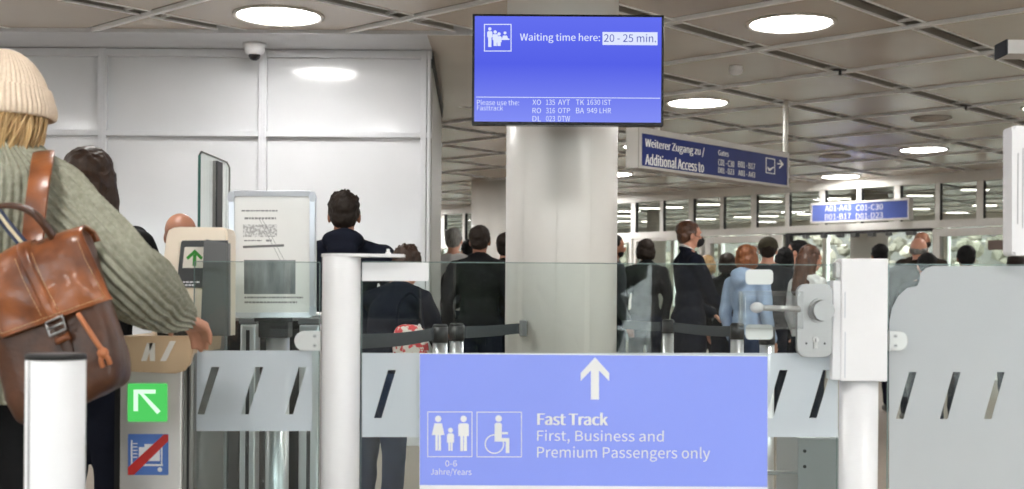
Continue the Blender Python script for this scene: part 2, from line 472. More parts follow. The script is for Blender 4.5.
# ---- glazed door wall along X+Y = WL
Wn = V((-1, -1, 0)).normalized(); Wu = V((1, -1, 0)).normalized()
WO = V((0, WL, 0))                           # a = distance along the wall; X = a*.7071
WM = Matrix(((Wu.x, -Wn.x, 0, WO.x), (Wu.y, -Wn.y, 0, WO.y), (0, 0, 1, 0), (0, 0, 0, 1)))
A = lambda X: X * math.sqrt(2)
xs = [2.22 + .458 * k for k in range(-26, 26)]
xs = [x for x in xs if XL + .2 < x < 10.8]
bm = nb()
box(bm, A(XL) + .0, A(10.95), -.08, .08, 2.88, 3.05, WM)
box(bm, A(XL), A(10.95), -.06, .06, 2.22, 2.33, WM)
for n, x in enumerate(xs):
    w = .035 if n % 2 else .05
    box(bm, A(x) - w, A(x) + w, -.045, .045, 2.33, 2.88, WM)
struct('trim_2', bm, WINFR)
bm = nb()
for n, x in enumerate(xs):                   # dark rubber seals beside the mullions
    w = .035 if n % 2 else .05; box(bm, A(x) + w, A(x) + w + .010, -.03, .03, 2.33, 2.88, WM)
struct('trim_3', bm, DARK)
bm = nb(); box(bm, A(XL), A(10.95), -.006, .006, 2.33, 2.88, WM); struct('window_1', bm, WGLASS)
# lower side panels and doors: list of (x0, x1) in X
def frame(bm, x0, x1, z0, z1, w, d=.05):
    a0, a1 = A(x0), A(x1)
    box(bm, a0, a0 + w, -d, d, z0, z1, WM); box(bm, a1 - w, a1, -d, d, z0, z1, WM)
    box(bm, a0 + w, a1 - w, -d, d, z1 - w, z1, WM); box(bm, a0 + w, a1 - w, -d, d, z0, z0 + w, WM)
n = 2
for (x0, x1, w) in ((-6.0, -4.2, .06), (-4.2, -2.4, .06), (-2.4, -1.0, .06), (-1.0, .6, .06), (.6, 2.2, .06), (2.24, 3.30, .05), (8.35, 9.6, .05), (9.6, 10.9, .05)):
    bm = nb(); frame(bm, x0, x1, 0, 2.22, w); o = struct('window_%d' % n, bm, WINFR)
    bm = nb(); box(bm, A(x0) + w, A(x1) - w, -.006, .006, w, 2.22 - w, WM); struct('window_pane', bm, WGLASS, o); n += 1
for k, (x0, x1, z1) in enumerate(((3.36, 4.46, 2.20), (6.30, 8.25, 2.20))):
    bm = nb(); frame(bm, x0, x1, 0, z1, .11, .06); o = struct('door_%d' % (k + 1), bm, WINFR)
    bm = nb(); box(bm, A(x0) + .11, A(x1) - .11, -.006, .006, .11, z1 - .11, WM); struct('door_pane', bm, WGLASS, o)
    bm = nb(); box(bm, A(x1) - .09, A(x1) - .06, -.12, -.06, .95, 1.35, WM, bev=.01); struct('door_handle', bm, STEEL, o)
# sliding door track over the open passage
bm = nb(); box(bm, A(4.5), A(6.28), -.06, .06, 2.175, 2.215, WM); box(bm, A(4.5), A(4.56), -.05, .05, 0, 2.175, WM)
o = struct('door_3', bm, DARK)
bm = nb()
for q in range(7):
    xx = 4.75 + q * .21 + random.uniform(-.04, .04); box(bm, A(xx), A(xx) + random.uniform(.06, .14), -.10, .02, 2.12, 2.18, WM, bev=.01)
struct('door_track', bm, GREYP, o)
# outer facade and the outdoors
FM = Matrix.Translation(V((0, FL, 0))) @ Matrix(((Wu.x, -Wn.x, 0, 0), (Wu.y, -Wn.y, 0, 0), (0, 0, 1, 0), (0, 0, 0, 1)))
bm = nb()
for k in range(-8, 14):
    box(bm, k * 1.5 - .05, k * 1.5 + .05, -.08, .08, 0, 3.1, FM)
box(bm, A(XL), A(XR), -.08, .08, 2.9, 3.15, FM); box(bm, A(XL), A(XR), -.08, .08, .85, .95, FM); box(bm, A(XL), A(XR), -.08, .08, 0, .12, FM)
struct('wall_front', bm, WINFR)
bm = nb(); box(bm, A(XL), A(XR), -.006, .006, .12, 2.9, FM); struct('window_30', bm, WGLASS)

GROUND = mat('paved_ground', (0.30, 0.29, 0.27), 0.8, col2=(0.25, 0.24, 0.22), nscale=.6)
bm = nb(); box(bm, -60, 70, -60, 90, -.3, -.12); struct('ground', bm, GROUND)
def foliage(name, bm, m, label, cat='hedge'):
    o = link(name, bm, m); tag(o, label, cat); o['kind'] = 'stuff'; return o
LEAF1 = mat('autumn_foliage', srgb(138, 133, 118), 0.8, col2=srgb(98, 96, 82), nscale=1.8, contrast=.12)
LEAF2 = mat('green_foliage', srgb(44, 56, 34), 0.8, col2=srgb(22, 30, 18), nscale=2.0, contrast=.12)
def leafy(name, pts, spread, n, m, label, size=(.35, .7)):
    bm = nb()
    for (x, y, z0, z1) in pts:
        for k in range(n):
            c = V((x + random.gauss(0, spread), y + random.gauss(0, spread), random.uniform(z0, z1))); s = random.uniform(*size)
            ellip(bm, c, (s, s, s * .8), sub=1)
    for v in bm.verts:
        v.co += V((noise.noise(v.co * 2.3), noise.noise(v.co * 2.3 + V((7, 0, 0))), noise.noise(v.co * 2.3 + V((0, 9, 0))))) * .16
    return foliage(name, bm, m, label)
leafy('hedge', [(x, FL + 9 - x, 0.0, 6.0) for x in [-9 + 1.0 * k for k in range(30)]], .5, 120, LEAF1, 'pale autumn hedge outside beyond the glazed facade', size=(.07,.24))
leafy('tree_row', [(x, -13, .2, 2.2) for x in (-7.5, -6.6, -5.6, -4.8, -4.0, -3.2, -2.4, -1.6, -.8, .0, .8)], .5, 26, LEAF2, 'green trees outside behind the photographer mirrored in the gate glass')
bm = nb(); box(bm, A(-14), A(26), 0, .3, -.12, 9, Matrix.Translation(V((9, 9, 0))) @ Matrix.Translation(V((-2, -2, 0))) @ FM); struct('wall_far_backing', bm, mat('far_backing', (.17, .165, .145), .8, col2=(.11, .11, .095), nscale=.8))  # added muted backing, hides the bright sky in the gaps of the hedge
bm = nb(); box(bm, 1.9, 30, -30, -29.7, 0, 5); struct('wall_outside', bm, mat('pale_render', (0.8, 0.8, 0.8), 0.8))

# round cladded columns
def column(c, r, name, label, cat='column'):
    t = thing(name, label, cat, (c[0], c[1], 0))
    b1 = nb(); n = 10
    for k in range(n):
        a0 = 2 * math.pi * k / n + R(11); a1 = a0 + 2 * math.pi / n - R(.35)
        lathe(b1, (c[0], c[1], 0), [(r - .012, .12), (r, .12), (r, ZC - .001), (r - .012, ZC - .001)], 8, a0, a1)
    link('cladding', b1, COLM, t)
    b1 = nb(); lathe(b1, (c[0], c[1], 0), [(0, 0), (r - .003, 0), (r - .003, ZC - .002), (0, ZC - .002)], 48); link('core', b1, COLM, t)
    b1 = nb(); lathe(b1, (c[0], c[1], 0), [(r - .02, .001), (r + .012, .001), (r + .012, .13), (r - .02, .13)], 48); link('plinth', b1, STEEL, t)
    return t
column((.274, 7.0), .312, 'column', 'thick white round column behind the hanging blue screen')
column((-.36, 20.3), .31, 'column', 'distant round column left of the thick white one')
column((3.05, 26.5), .2, 'column', 'slim grey column in the room beyond the door wall')
column((6.45, 22.6), .33, 'column', 'beige round column seen through the open doorway')

# ---- white panelled booth
bm = nb()
Y0 = 9.5
box(bm, XL, -.66, Y0 + .02, Y0 + .12, .0, ZC - .02)
o = struct('wall_booth', bm, PANEL)
def zat(y, d, x=200): return P(x, y, d).z
def xat(x, d, y=200): return P(x, y, d).x
bm = nb()
def rail_h(y0, y1): box(bm, XL, -.62, Y0 - .025, Y0 + .02, zat(y1, Y0), zat(y0, Y0), bev=.004)
rail_h(49.5, 57); rail_h(131, 136.5)
for k in range(4): box(bm, XL, -.62, Y0 - .012, Y0 + .02, .35 + .62 * k - .02, .35 + .62 * k + .02) if k < 1 else None
px = [102.5 - 160 * k for k in range(0, 6)] + [262.5]
for p in px:
    x = xat(p, Y0, 200); box(bm, x - .031, x + .031, Y0 - .03, Y0 + .02, 0, ZC - .02, bev=.004)
    box(bm, x - .004, x + .004, Y0 - .034, Y0 - .02, 0, ZC - .03)
xe = xat(430, Y0)
box(bm, xe - .075, xe - .030, Y0 - .03, Y0 + .03, 0, ZC - .02, bev=.004)
box(bm, xe - .024, xe + .0, Y0 - .035, Y0 + .05, 0, ZC - .02, bev=.004)
struct('trim_4', bm, PFRAME)
bm = nb()                                      # side wall of the booth running back
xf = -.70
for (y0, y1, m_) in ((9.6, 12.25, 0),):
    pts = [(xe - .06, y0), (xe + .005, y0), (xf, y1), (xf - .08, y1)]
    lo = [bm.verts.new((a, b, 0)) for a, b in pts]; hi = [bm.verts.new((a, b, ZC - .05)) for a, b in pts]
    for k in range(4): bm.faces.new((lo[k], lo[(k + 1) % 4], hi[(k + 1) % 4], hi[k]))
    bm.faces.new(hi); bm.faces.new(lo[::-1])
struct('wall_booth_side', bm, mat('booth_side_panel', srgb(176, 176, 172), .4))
bm = nb()
pts = [(xe - .04, 9.56), (xe + .012, 9.56), (xf + .012, 12.24), (xf - .04, 12.24)]
lo = [bm.verts.new((a, b, ZC - .14)) for a, b in pts]; hi = [bm.verts.new((a, b, ZC - .018)) for a, b in pts]
for k in range(4): bm.faces.new((lo[k], lo[(k + 1) % 4], hi[(k + 1) % 4], hi[k]))
bm.faces.new(hi); bm.faces.new(lo[::-1]); struct('trim_5', bm, BLACKM)

# dome camera on the soffit
q = hit(254, 43, V((0, 0, ZC - .02)), V((0, 0, 1))); q.y = 9.28; q.x = xat(254.5, 9.28, 50); q.z = ZC - .0242
t = thing('security_camera', 'small white dome camera with dark lens under the soffit of the white booth', 'camera', q)
b1 = nb(); lathe(b1, q, [(0, 0), (.085, 0), (.085, -.02), (.075, -.025), (.075, -.05), (.068, -.072), (.045, -.085), (0, -.085)], 32); link('camera_housing', b1, WHITE, t)
b1 = nb(); lathe(b1, q, [(.045, -.084), (.043, -.10), (.032, -.117), (.015, -.126), (0, -.128)], 24); link('camera_dome', b1, mat('smoked_dome', (.01, .01, .012), .08), t)

# vents, detector and sprinklers on the ceiling
def cpt(x, y, z=ZC): return hit(x, y, V((0, 0, z)), V((0, 0, 1)))
for n, (x, y, lab) in enumerate(((931, 118, 'round slotted ceiling vent closest to the white box at right'), (835, 156, 'round slotted ceiling vent above the small gate number sign'))):
    q = cpt(x, y); t = thing('ceiling_vent', lab, 'vent', q, 0)
    b1 = nb(); lathe(b1, q, [(.175, 0), (.20, -.002), (.205, -.014), (.19, -.018), (.17, -.014), (.17, 0)], 40); link('vent_ring', b1, LRING, t)
    b1 = nb()
    for r_ in (.05, .09, .13): lathe(b1, q, [(r_ - .022, -.004), (r_ + .008, -.018), (r_ + .01, -.014), (r_ - .018, -.001)], 32)
    lathe(b1, q, [(0, -.002), (.17, -.002), (.17, -.0005), (0, -.0005)], 32); link('vent_cones', b1, mat('vent_metal', srgb(214, 206, 196), .4), t)
q = cpt(736, 66); t = thing('smoke_detector', 'small white smoke detector on the ceiling between two round lights', 'smoke detector', q)
b1 = nb(); lathe(b1, q, [(0, 0), (.05, 0), (.055, -.012), (.05, -.02)], 28); lathe(b1, q, [(0, -.02), (.05, -.02), (.06, -.035), (.055, -.055), (.035, -.068), (0, -.068)], 28); link('detector_body', b1, WHITE, t)
b1 = nb(); lathe(b1, q, [(.0, -.0215), (.046, -.0215), (.046, -.030), (.0, -.030)], 28); link('detector_grille', b1, DARK, t)
for n, (x, y) in enumerate(((840, 68), (966, 104))):
    q = cpt(x, y); t = thing('ceiling_hook', ('dark hanger stub under the ceiling rail right of the large round light', 'dark hanger stub under the ceiling rail near the right edge')[n], 'hanger', q)
    b1 = nb(); box(b1, q.x - .05, q.x + .05, q.y - .02, q.y + .02, q.z - .022, q.z - .0125, bev=.003); cyl(b1, q - V((0, 0, .022)), q - V((0, 0, .06)), .012); link('stub', b1, DARK, t)

# ================================================================ HANGING SIGNS
# screen
d = 6.25
t = thing('screen', 'wide blue waiting time screen in a black frame hanging before the column', 'screen', P(568, 126, d))
a, b = P(472.5, 13.8, d), P(663.2, 126.5, d)
x0, x1, z1, z0 = a.x, b.x, (P(568, 14.8, d)).z, P(568, 125.4, d).z
b1 = nb(); box(b1, x0, x1, d, d + .055, z0, z1, bev=.004)
for q in ((x0, x1, z0, z0 + .016), (x0, x1, z1 - .010, z1), (x0, x0 + .012, z0 + .016, z1 - .010), (x1 - .012, x1, z0 + .016, z1 - .010)): box(b1, q[0], q[1], d - .006, d + .002, q[2], q[3], bev=.001)
link('casing', b1, mat('screen_bezel', (.008, .008, .01), .25), t)
TVB = emis('screen_blue', srgb(98, 112, 238), .84)
nt = TVB.node_tree; e = nt.nodes['Emission']; tc = nt.nodes.new('ShaderNodeTexCoord'); sx = nt.nodes.new('ShaderNodeSeparateXYZ'); rp = nt.nodes.new('ShaderNodeValToRGB')
nt.links.new(tc.outputs['Generated'], sx.inputs[0]); nt.links.new(sx.outputs['Z'], rp.inputs[0]); nt.links.new(rp.outputs[0], e.inputs[0])
rp.color_ramp.elements[0].color = (*srgb(132, 144, 246), 1); rp.color_ramp.elements[1].color = (*srgb(100, 112, 240), 1)
k = rp.color_ramp.elements.new(.55); k.color = (*srgb(86, 98, 232), 1)
b1 = nb(); box(b1, x0 + .012, x1 - .012, d - .003, d + .001, z0 + .016, z1 - .010); link('display', b1, TVB, t)
pl = Plane((x0, d - .003, z0), (1, 0, 0), FRONT)
TW = emis('screen_white', srgb(222, 230, 255), .86); TD = emis('screen_text_blue', srgb(70, 80, 175), .84)
b1 = nb(); pframe(b1, pl, 484, 24, 511.5, 51.5, .9)
for cx, cy, hh in ((489.8, 29, 18), (495.2, 32, 14), (499, 34, 12)):
    pdisc(b1, pl, cx, cy, 1.7); ppoly(b1, pl, [(cx - 2.6, cy + 8), (cx - 2.6, cy + 3), (cx - 1.6, cy + 2.2), (cx + 1.6, cy + 2.2), (cx + 2.6, cy + 3), (cx + 2.6, cy + 8), (cx + 1.7, cy + 8.5), (cx + 1.6, cy + hh), (cx - 1.6, cy + hh), (cx - 1.7, cy + 8.5)])
pdisc(b1, pl, 505, 33, 1.5); ppoly(b1, pl, [(502, 38.5), (503, 35.6), (507, 35.6), (508, 38.5), (509.5, 38.5), (509.5, 40), (500.5, 40), (500.5, 38.5)])
ppoly(b1, pl, [(476, 97.4), (660, 98.6), (660, 97.9), (476, 96.7)])
link('pictogram', b1, TW, t)
b1 = nb(); ppoly(b1, pl, [(602.5, 45), (657.5, 45.3), (657.5, 32.3), (602.5, 32)]); link('highlight_box', b1, TW, t)
text('Waiting time here:', pl, 520, 33, 600, 43.5, TW, t, bold=.004)
text('20 - 25 min.', pl, 604, 34, 656, 42.4, TD, t, off=.003)
text('Please use the:', pl, 477, 99.6, 519, 105.4, TW, t); text('Fasttrack', pl, 477, 105.2, 503, 110.6, TW, t)
for row, (yy, c) in enumerate(((99.6, ('XO', '135', 'AYT', 'TK', '1630 IST')), (107.9, ('RO', '316', 'OTP', 'BA', '949 LHR')), (116, ('DL', '023', 'DTW')))):
    for s, (xa, xb) in zip(c, ((532.5, 541), (546, 555), (558, 570), (576, 584), (587, 611))): text(s, pl, xa, yy, xb, yy + 5.4, TW, t)
b1 = nb(); box(b1, .2, .34, d + .055, 6.70, 2.2, 2.4, bev=.005); box(b1, .13, .41, d + .05, d + .07, 2.12, 2.48, bev=.004); link('wall_bracket', b1, DARK, t)

# oblique hanging sign
Apt, Bpt = P(638.5, 167.8, 10.16), P(788.5, 188.8, 11.9); Bpt.z = Apt.z
U = (Bpt - Apt).normalized(); U.z = 0; U.normalize(); Nn = V((U.y, -U.x, 0)); L_ = (Bpt - Apt).length; Hh = .335
t = thing('hanging_sign', 'long navy hanging sign in a grey frame pointing to additional access gates', 'sign', (Apt + Bpt) / 2)
SM = Matrix(((U.x, -Nn.x, 0, Apt.x), (U.y, -Nn.y, 0, Apt.y), (0, 0, 1, Apt.z), (0, 0, 0, 1)))
b1 = nb(); box(b1, 0, L_, .006, .13, 0, Hh, SM, bev=.004); link('sign_case', b1, WINFR, t)
b1 = nb()
for q in ((0, L_, 0, .022), (0, L_, Hh - .05, Hh), (0, .035, .022, Hh - .05), (L_ - .03, L_, .022, Hh - .05)): box(b1, q[0], q[1], -.008, .008, q[2], q[3], SM, bev=.002)
link('sign_frame', b1, mat('sign_frame_grey', srgb(196, 192, 186), .4), t)
b1 = nb(); box(b1, .035, L_ - .03, 0, .007, .022, Hh - .05, SM); link('sign_face', b1, NAVY, t)
pl = Plane(Apt, U, Nn)
SW = mat('sign_white', (0.9, 0.9, 0.9), 0.5)
fy = lambda x, k: 0
def ln(x0, x1, ya0, ya1, s, bold=.015):
    """text whose left edge runs ya0..ya1 (top,bottom pixel) ending at x1"""
    a0, b1_ = pl.px(x0, ya0); _, b0_ = pl.px(x0, ya1); a1, _ = pl.px(x1, ya0)
    text(s, pl, a0, b1_, a1, b0_, SW, t, bold=bold, local=True)
ln(645, 704.5, 138, 149.0, 'Weiterer Zugang zu /'); ln(645, 704, 153, 164.5, 'Additional Access to')
ln(718, 728.5, 149.8, 155.2, 'Gates', .012)
ln(718, 734, 158.8, 165.2, 'C01 - C30', .012); ln(738, 755, 161.0, 167.0, 'B01 - B17', .012)
ln(718, 734, 167.0, 172.8, 'D01 - D23', .012); ln(738, 755, 169.8, 175.4, 'A01 - A43', .012)
b1 = nb()
def pq(x0, y0, x1, y1, sl=.16):
    return [(x0, y1), (x1, y1 + (x1 - x0) * sl), (x1, y0 + (x1 - x0) * sl), (x0, y0)]
ppoly(b1, pl, pq(765.6, 157.4, 775, 158.3)); ppoly(b1, pl, pq(765.6, 172, 775, 172.9)); ppoly(b1, pl, pq(765.6, 157.4, 766.5, 172.8)); ppoly(b1, pl, pq(774.2, 159, 775, 174))
ppoly(b1, pl, [(767, 167), (768.2, 167), (769.6, 168.6), (773.2, 166.6), (774, 167.4), (770, 171), (768.6, 171)])
ppoly(b1, pl, [(777, 164.2), (783, 165.2), (783, 163.8), (777, 162.8)], .0012); ppoly(b1, pl, [(780, 159.6), (783.6, 164.6), (779.6, 168.6), (778.8, 167.4), (781.6, 164.4), (779, 160.6)], .0016)
link('pictogram', b1, SW, t)
b1 = nb(); q = P(787, 155, 11.9); q.x, q.y = Bpt.x - U.x * .01 + Nn.x * -.03, Bpt.y - U.y * .01 + Nn.y * -.03; cyl(b1, (q.x, q.y, Apt.z + Hh - .02), (q.x, q.y, ZC + .02), .024)
q2 = Apt + U * .35 - Nn * .07; cyl(b1, (q2.x, q2.y, Apt.z + Hh - .02), (q2.x, q2.y, ZC + .02), .024); link('hanging_rod', b1, WINFR, t)

# gate number sign over the doorway
A2 = hit(810.5, 223.6, WO + Wn * .4, Wn); B2 = hit(909.5, 219, WO + Wn * .4, Wn)
L2 = (B2 - A2).length; z0 = A2.z; z1 = hit(810.5, 203.5, WO + Wn * .4, Wn).z
t = thing('gate_sign', 'small blue gate number sign in a white frame above the open doorway', 'sign', (A2 + B2) / 2)
U3 = V(((B2 - A2).x, (B2 - A2).y, 0)).normalized()
SM = Matrix(((U3.x, -Wn.x, 0, A2.x), (U3.y, -Wn.y, 0, A2.y), (0, 0, 1, z0), (0, 0, 0, 1)))
b1 = nb(); box(b1, 0, L2, .006, .12, 0, z1 - z0, SM, bev=.004)
for q in ((0, L2, 0, .03), (0, L2, z1 - z0 - .03, z1 - z0), (0, .03, .03, z1 - z0 - .03), (L2 - .03, L2, .03, z1 - z0 - .03)): box(b1, q[0], q[1], -.008, .008, q[2], q[3], SM)
link('sign_case', b1, WINFR, t)
b1 = nb(); box(b1, .03, L2 - .03, 0, .007, .03, z1 - z0 - .03, SM); link('sign_face', b1, mat('sign_face_blue', srgb(92, 112, 190), .3), t)
pl = Plane(A2, U3, Wn)
for (s, xa, xb, ya, yb) in (('A01-A43', 825, 851, 205.8, 211.6), ('C01-C30', 856, 883, 205.0, 210.8), ('B01-B17', 825, 851, 214.2, 220.0), ('D01-D23', 856, 883, 213.4, 219.2)):
    a0, b1_ = pl.px(xa, ya); _, b0_ = pl.px(xa, yb); a1, _ = pl.px(xb, ya); text(s, pl, a0, b1_, a1, b0_, SW, t, bold=.004, local=True)
b1 = nb()
for k in (.25, .75): box(b1, L2 * k - .03, L2 * k + .03, .12, .395, .10, .16, SM)
link('wall_bracket', b1, WINFR, t)

# slim hanging light bar cut by the right edge
t = thing('hanging_bar', 'slim grey hanging bar with black end cap at the upper right edge', 'sign', (4.2, 7.0, 2.52))
a, b = P(1008, 39.5, 7.0), P(1008, 55, 7.0)
b1 = nb(); box(b1, a.x, a.x + 2.2, 7.0, 7.17, b.z + .008, a.z, bev=.003); link('bar_body', b1, mat('bar_grey', srgb(226, 226, 226), .4), t)
b1 = nb(); box(b1, a.x - .010, a.x, 6.998, 7.172, b.z + .004, a.z + .002, bev=.002); link('end_cap', b1, mat('cap_charcoal', (.02, .022, .03), .8, spec=.1), t)
b1 = nb()
for k in (.9, 2.0): cyl(b1, (a.x + k, 7.085, a.z - .005), (a.x + k, 7.085, ZC + .02), .012)
link('hanging_rod', b1, WINFR, t)
# notices on the glazed doors
def notice(x, y, w, h, m, name, label):
    q = hit(x, y, WO + Wn * .02, Wn); Mx = Matrix(((Wu.x, -Wn.x, 0, q.x), (Wu.y, -Wn.y, 0, q.y), (0, 0, 1, q.z), (0, 0, 0, 1)))
    b1 = nb(); box(b1, -w / 2, w / 2, 0, .006, -h / 2, h / 2, Mx); box(b1, -w / 2 + .03, w / 2 - .03, -.002, .004, h * .1, h * .3, Mx); return tag(link(name, b1, m), label, 'notice')
notice(998, 245, .30, .14, mat('notice_brown', srgb(120, 104, 96), .5), 'door_notice', 'small brown notice on the glass door near the right edge')
notice(751, 250, .26, .16, mat('notice_grey', srgb(176, 172, 168), .5), 'door_notice', 'small grey framed notice on the middle glass door')
q = hit(994, 232.5, WO + Wn * .02, Wn); b1 = nb(); cyl(b1, q, q + Wn * .006, .06, seg=28); cyl(b1, q + Wn * .006, q + Wn * .009, .035, seg=20); tag(link('round_sticker', b1, mat('sticker_white', (.8, .84, .85), .5)), 'round pale sticker above the brown notice on the door', 'sticker')
# ================================================================ GATES IN FRONT
D = 3.3
S = F / D
X = lambda px, d=D, py=350: P(px, py, d).x
Z = lambda py, d=D, px=512: P(px, py, d).z
def xbox(bm, px0, px1, py0, py1, d0, d1, bev=0.0, seg=2, mi=0):
    """box whose front face (at depth d0) covers the photo rectangle"""
    cx, cy = (px0 + px1) / 2, (py0 + py1) / 2
    box(bm, P(px0, cy, d0).x, P(px1, cy, d0).x, d0, d1, P(cx, py1, d0).z, P(cx, py0, d0).z, bev=bev, seg=seg, mi=mi)
def rrect(x0, y0, x1, y1, r, n=5):
    pts = []
    for cx, cy, a in ((x1 - r, y0 + r, 0), (x0 + r, y0 + r, 90), (x0 + r, y1 - r, 180), (x1 - r, y1 - r, 270)):
        for k in range(n + 1):
            t = R(a + 90 * k / n); pts.append((cx + r * math.cos(t), cy - r * math.sin(t)))
    return pts
def prism(bm, pl, pts, o0, o1, bev=0.0, mi=0):
    """photo-pixel outline on a plane, extruded from offset o0 to o1 along its normal"""
    ab = [pl.px(*p) for p in pts]
    lo = [bm.verts.new(pl.pt(a, b, o0)) for a, b in ab]; hi = [bm.verts.new(pl.pt(a, b, o1)) for a, b in ab]; n = len(ab)
    fs = [bm.faces.new(hi), bm.faces.new(lo[::-1])] + [bm.faces.new((lo[k], lo[(k + 1) % n], hi[(k + 1) % n], hi[k])) for k in range(n)]
    for f in fs: f.material_index = mi
    if bev: bmesh.ops.bevel(bm, geom=list(fs[0].edges), offset=bev, segments=2, affect='EDGES')

def band(bm, pl, x0, x1, y0, y1, slashes, ys0, ys1, off):
    """frosted band with slanted clear slashes (list of (top left, top right, bottom left, bottom right))"""
    q = lambda *p: ppoly(bm, pl, p, off)
    q((x0, ys0), (x1, ys0), (x1, y0), (x0, y0)); q((x0, y1), (x1, y1), (x1, ys1), (x0, ys1))
    lt, lb = x0, x0
    for (a, b, c, d) in slashes:
        q((lb, ys1), (c, ys1), (a, ys0), (lt, ys0)); lt, lb = b, d
    q((lb, ys1), (x1, ys1), (x1, ys0), (lt, ys0))

def glass_pane(name, label, px0, px1, py0, d, foil, zbot=.12, thick=.010, group=None):
    t = thing(name, label, 'gate', (X((px0 + px1) / 2, d), d, zbot))
    b = nb(); xa, xb = X(px0, d), X(px1, d); box(b, xa, xb, d, d + thick, zbot, Z(py0, d, (px0 + px1) / 2), bev=.0015, seg=1)
    link('glass_pane', b, GLASS, t)
    b = nb(); zt = Z(py0, d, (px0 + px1) / 2)
    box(b, xa + .001, xb - .001, d + .002, d + thick - .002, zt - .0005, zt + .0015)
    box(b, xb - .0005, xb + .001, d + .002, d + thick - .002, zbot, zt); box(b, xa - .001, xa + .0005, d + .002, d + thick - .002, zbot, zt)
    link('glass_edge', b, mat('polished_edge', srgb(120, 140, 138), .2), t)
    foil(t); return t

pl = fplane(D, 0, 1)
def f1(t):
    b = nb(); band(b, pl, 195, 312, 350.5, 431, [(211.4, 219.4, 197.3, 204.5), (255, 263.3, 241, 248.7), (298.9, 306.8, 285, 293)], 367, 414.3, .0006); link('frosted_band', b, FOIL, t)
glass_pane('glass_gate', 'left glass gate leaf beside the ticket reader with a frosted band of three slashes', 193.5, 319, 262, D, f1)
def f2(t):
    b = nb(); band(b, pl, 362, 838, 353, 437, [(388 + 43.5 * k, 396 + 43.5 * k, 374 + 43.5 * k, 381.5 + 43.5 * k) for k in range(11)], 370, 418, .0006); link('frosted_band', b, FOIL, t)
    b = nb(); ppoly(b, pl, rrect(362, 262.5, 428.5, 281, 1), .0006); link('white_strip', b, mat('white_film', (.80, .80, .82), .4), t)
glass_pane('glass_gate', 'wide middle glass gate leaf carrying the blue fast track board', 361.5, 838, 263.5, D, f2)
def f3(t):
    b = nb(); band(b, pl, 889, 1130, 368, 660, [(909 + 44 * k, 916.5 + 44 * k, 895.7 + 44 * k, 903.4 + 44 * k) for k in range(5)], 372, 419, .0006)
    ppoly(b, pl, [(889, 368), (1130, 368), (1130, 266), (933, 266), (926, 268), (920.5, 273), (919, 282), (917, 286), (907, 288), (898, 296), (892, 308), (889.2, 322)], .0006)  # corner cut out along a dark silhouette in the painted reflection
    link('frosted_band', b, FOILR, t)  # covers the whole pane: painted reflection around the frosted slashed band
glass_pane('glass_gate', 'right glass gate leaf, paled by a painted reflection, beyond the white lock post', 888.5, 1130, 265, D, f3)

# left white post
t = thing('gate_post', 'white round gate post between the poster stand and the blue board', 'post', (X(341), D, 0))
b = nb(); c = V((X(341), D, 0)); zt = Z(257, D, 341)
lathe(b, c, [(0, 0), (.0505, 0), (.0505, zt - .002), (.049, zt), (0, zt)], 40); link('post_tube', b, WHITE, t)
b = nb(); prism(b, Plane((0, D, zt), (1, 0, 0), (0, 0, 1)) if False else fplane(D), [], 0, 0) if False else None
cap = []
for k in range(17):
    a = R(90 + 180 * k / 16); cap.append((c.x + .053 * math.cos(a), D + .053 * math.sin(a)))
cap += [(X(400), D - .028), (X(404), D - .018), (X(404), D + .018), (X(400), D + .028)]
lo = [b.verts.new((x, y, zt)) for x, y in cap]; hi = [b.verts.new((x, y, zt + .008)) for x, y in cap]
for k in range(len(cap)): b.faces.new((lo[k], lo[(k + 1) % len(cap)], hi[(k + 1) % len(cap)], hi[k]))
b.faces.new(hi); b.faces.new(lo[::-1]); link('top_plate', b, WHITE, t)
b = nb(); q = V((X(387.5), D, zt + .006)); cyl(b, q, q + V((0, 0, .008)), .010, .006, 16); cyl(b, q + V((0, 0, .006)), q + V((0, 0, .016)), .0045, .004, 12); link('screw_knob', b, WHITE, t)
b = nb(); lathe(b, c, [(.0, 0), (.08, 0), (.085, .008), (.06, .012), (0, .012)], 36); link('floor_flange', b, STEEL, t)

def clamp(px0, px1, py0, py1, d, side, label, m=STEEL):
    t = thing('glass_clamp', label, 'clamp', P((px0 + px1) / 2, py1, d))
    pl = fplane(d); r = (py1 - py0) / 2 - .5
    if side < 0: pts = [(px1, py0), (px0 + r, py0)] + [(px0 + r + r * math.cos(R(a)), (py0 + py1) / 2 - (py1 - py0) / 2 * math.sin(R(a))) for a in range(100, 261, 16)] + [(px0 + r, py1), (px1, py1)]
    else: pts = [(px0, py1), (px1 - r, py1)] + [(px1 - r + r * math.cos(R(a)), (py0 + py1) / 2 - (py1 - py0) / 2 * math.sin(R(a))) for a in range(-80, 81, 16)] + [(px1 - r, py0), (px0, py0)]
    b = nb(); prism(b, pl, pts, .0008, .012, .002); prism(b, pl, pts, -.024, -.0108, .002); link('clamp_plate', b, m, t)
    for yy in (py0 + 5, py1 - 5):
        xx = px1 - 6 if side < 0 else px0 + 6; b = nb(); q = P(xx, yy, d) + V((0, -.012, 0))
        cyl(b, q, q + V((0, -.0022, 0)), .0055, seg=16); link('screw', b, STEEL, t)
        b = nb(); box(b, q.x - .003, q.x + .003, q.y - .0028, q.y - .0021, q.z - .0008, q.z + .0008); link('screw_slot', b, DARK, t)
CLW = mat('satin_clamp', (0.55, 0.55, 0.54), .33, metal=.5)
clamp(295, 321.5, 331, 350.5, D, -1, 'rounded metal clamp holding the left gate glass to the round white post', CLW)
clamp(888, 907, 331, 350.5, D, 1, 'rounded metal clamp right of the white lock post holding the right gate glass', CLW)

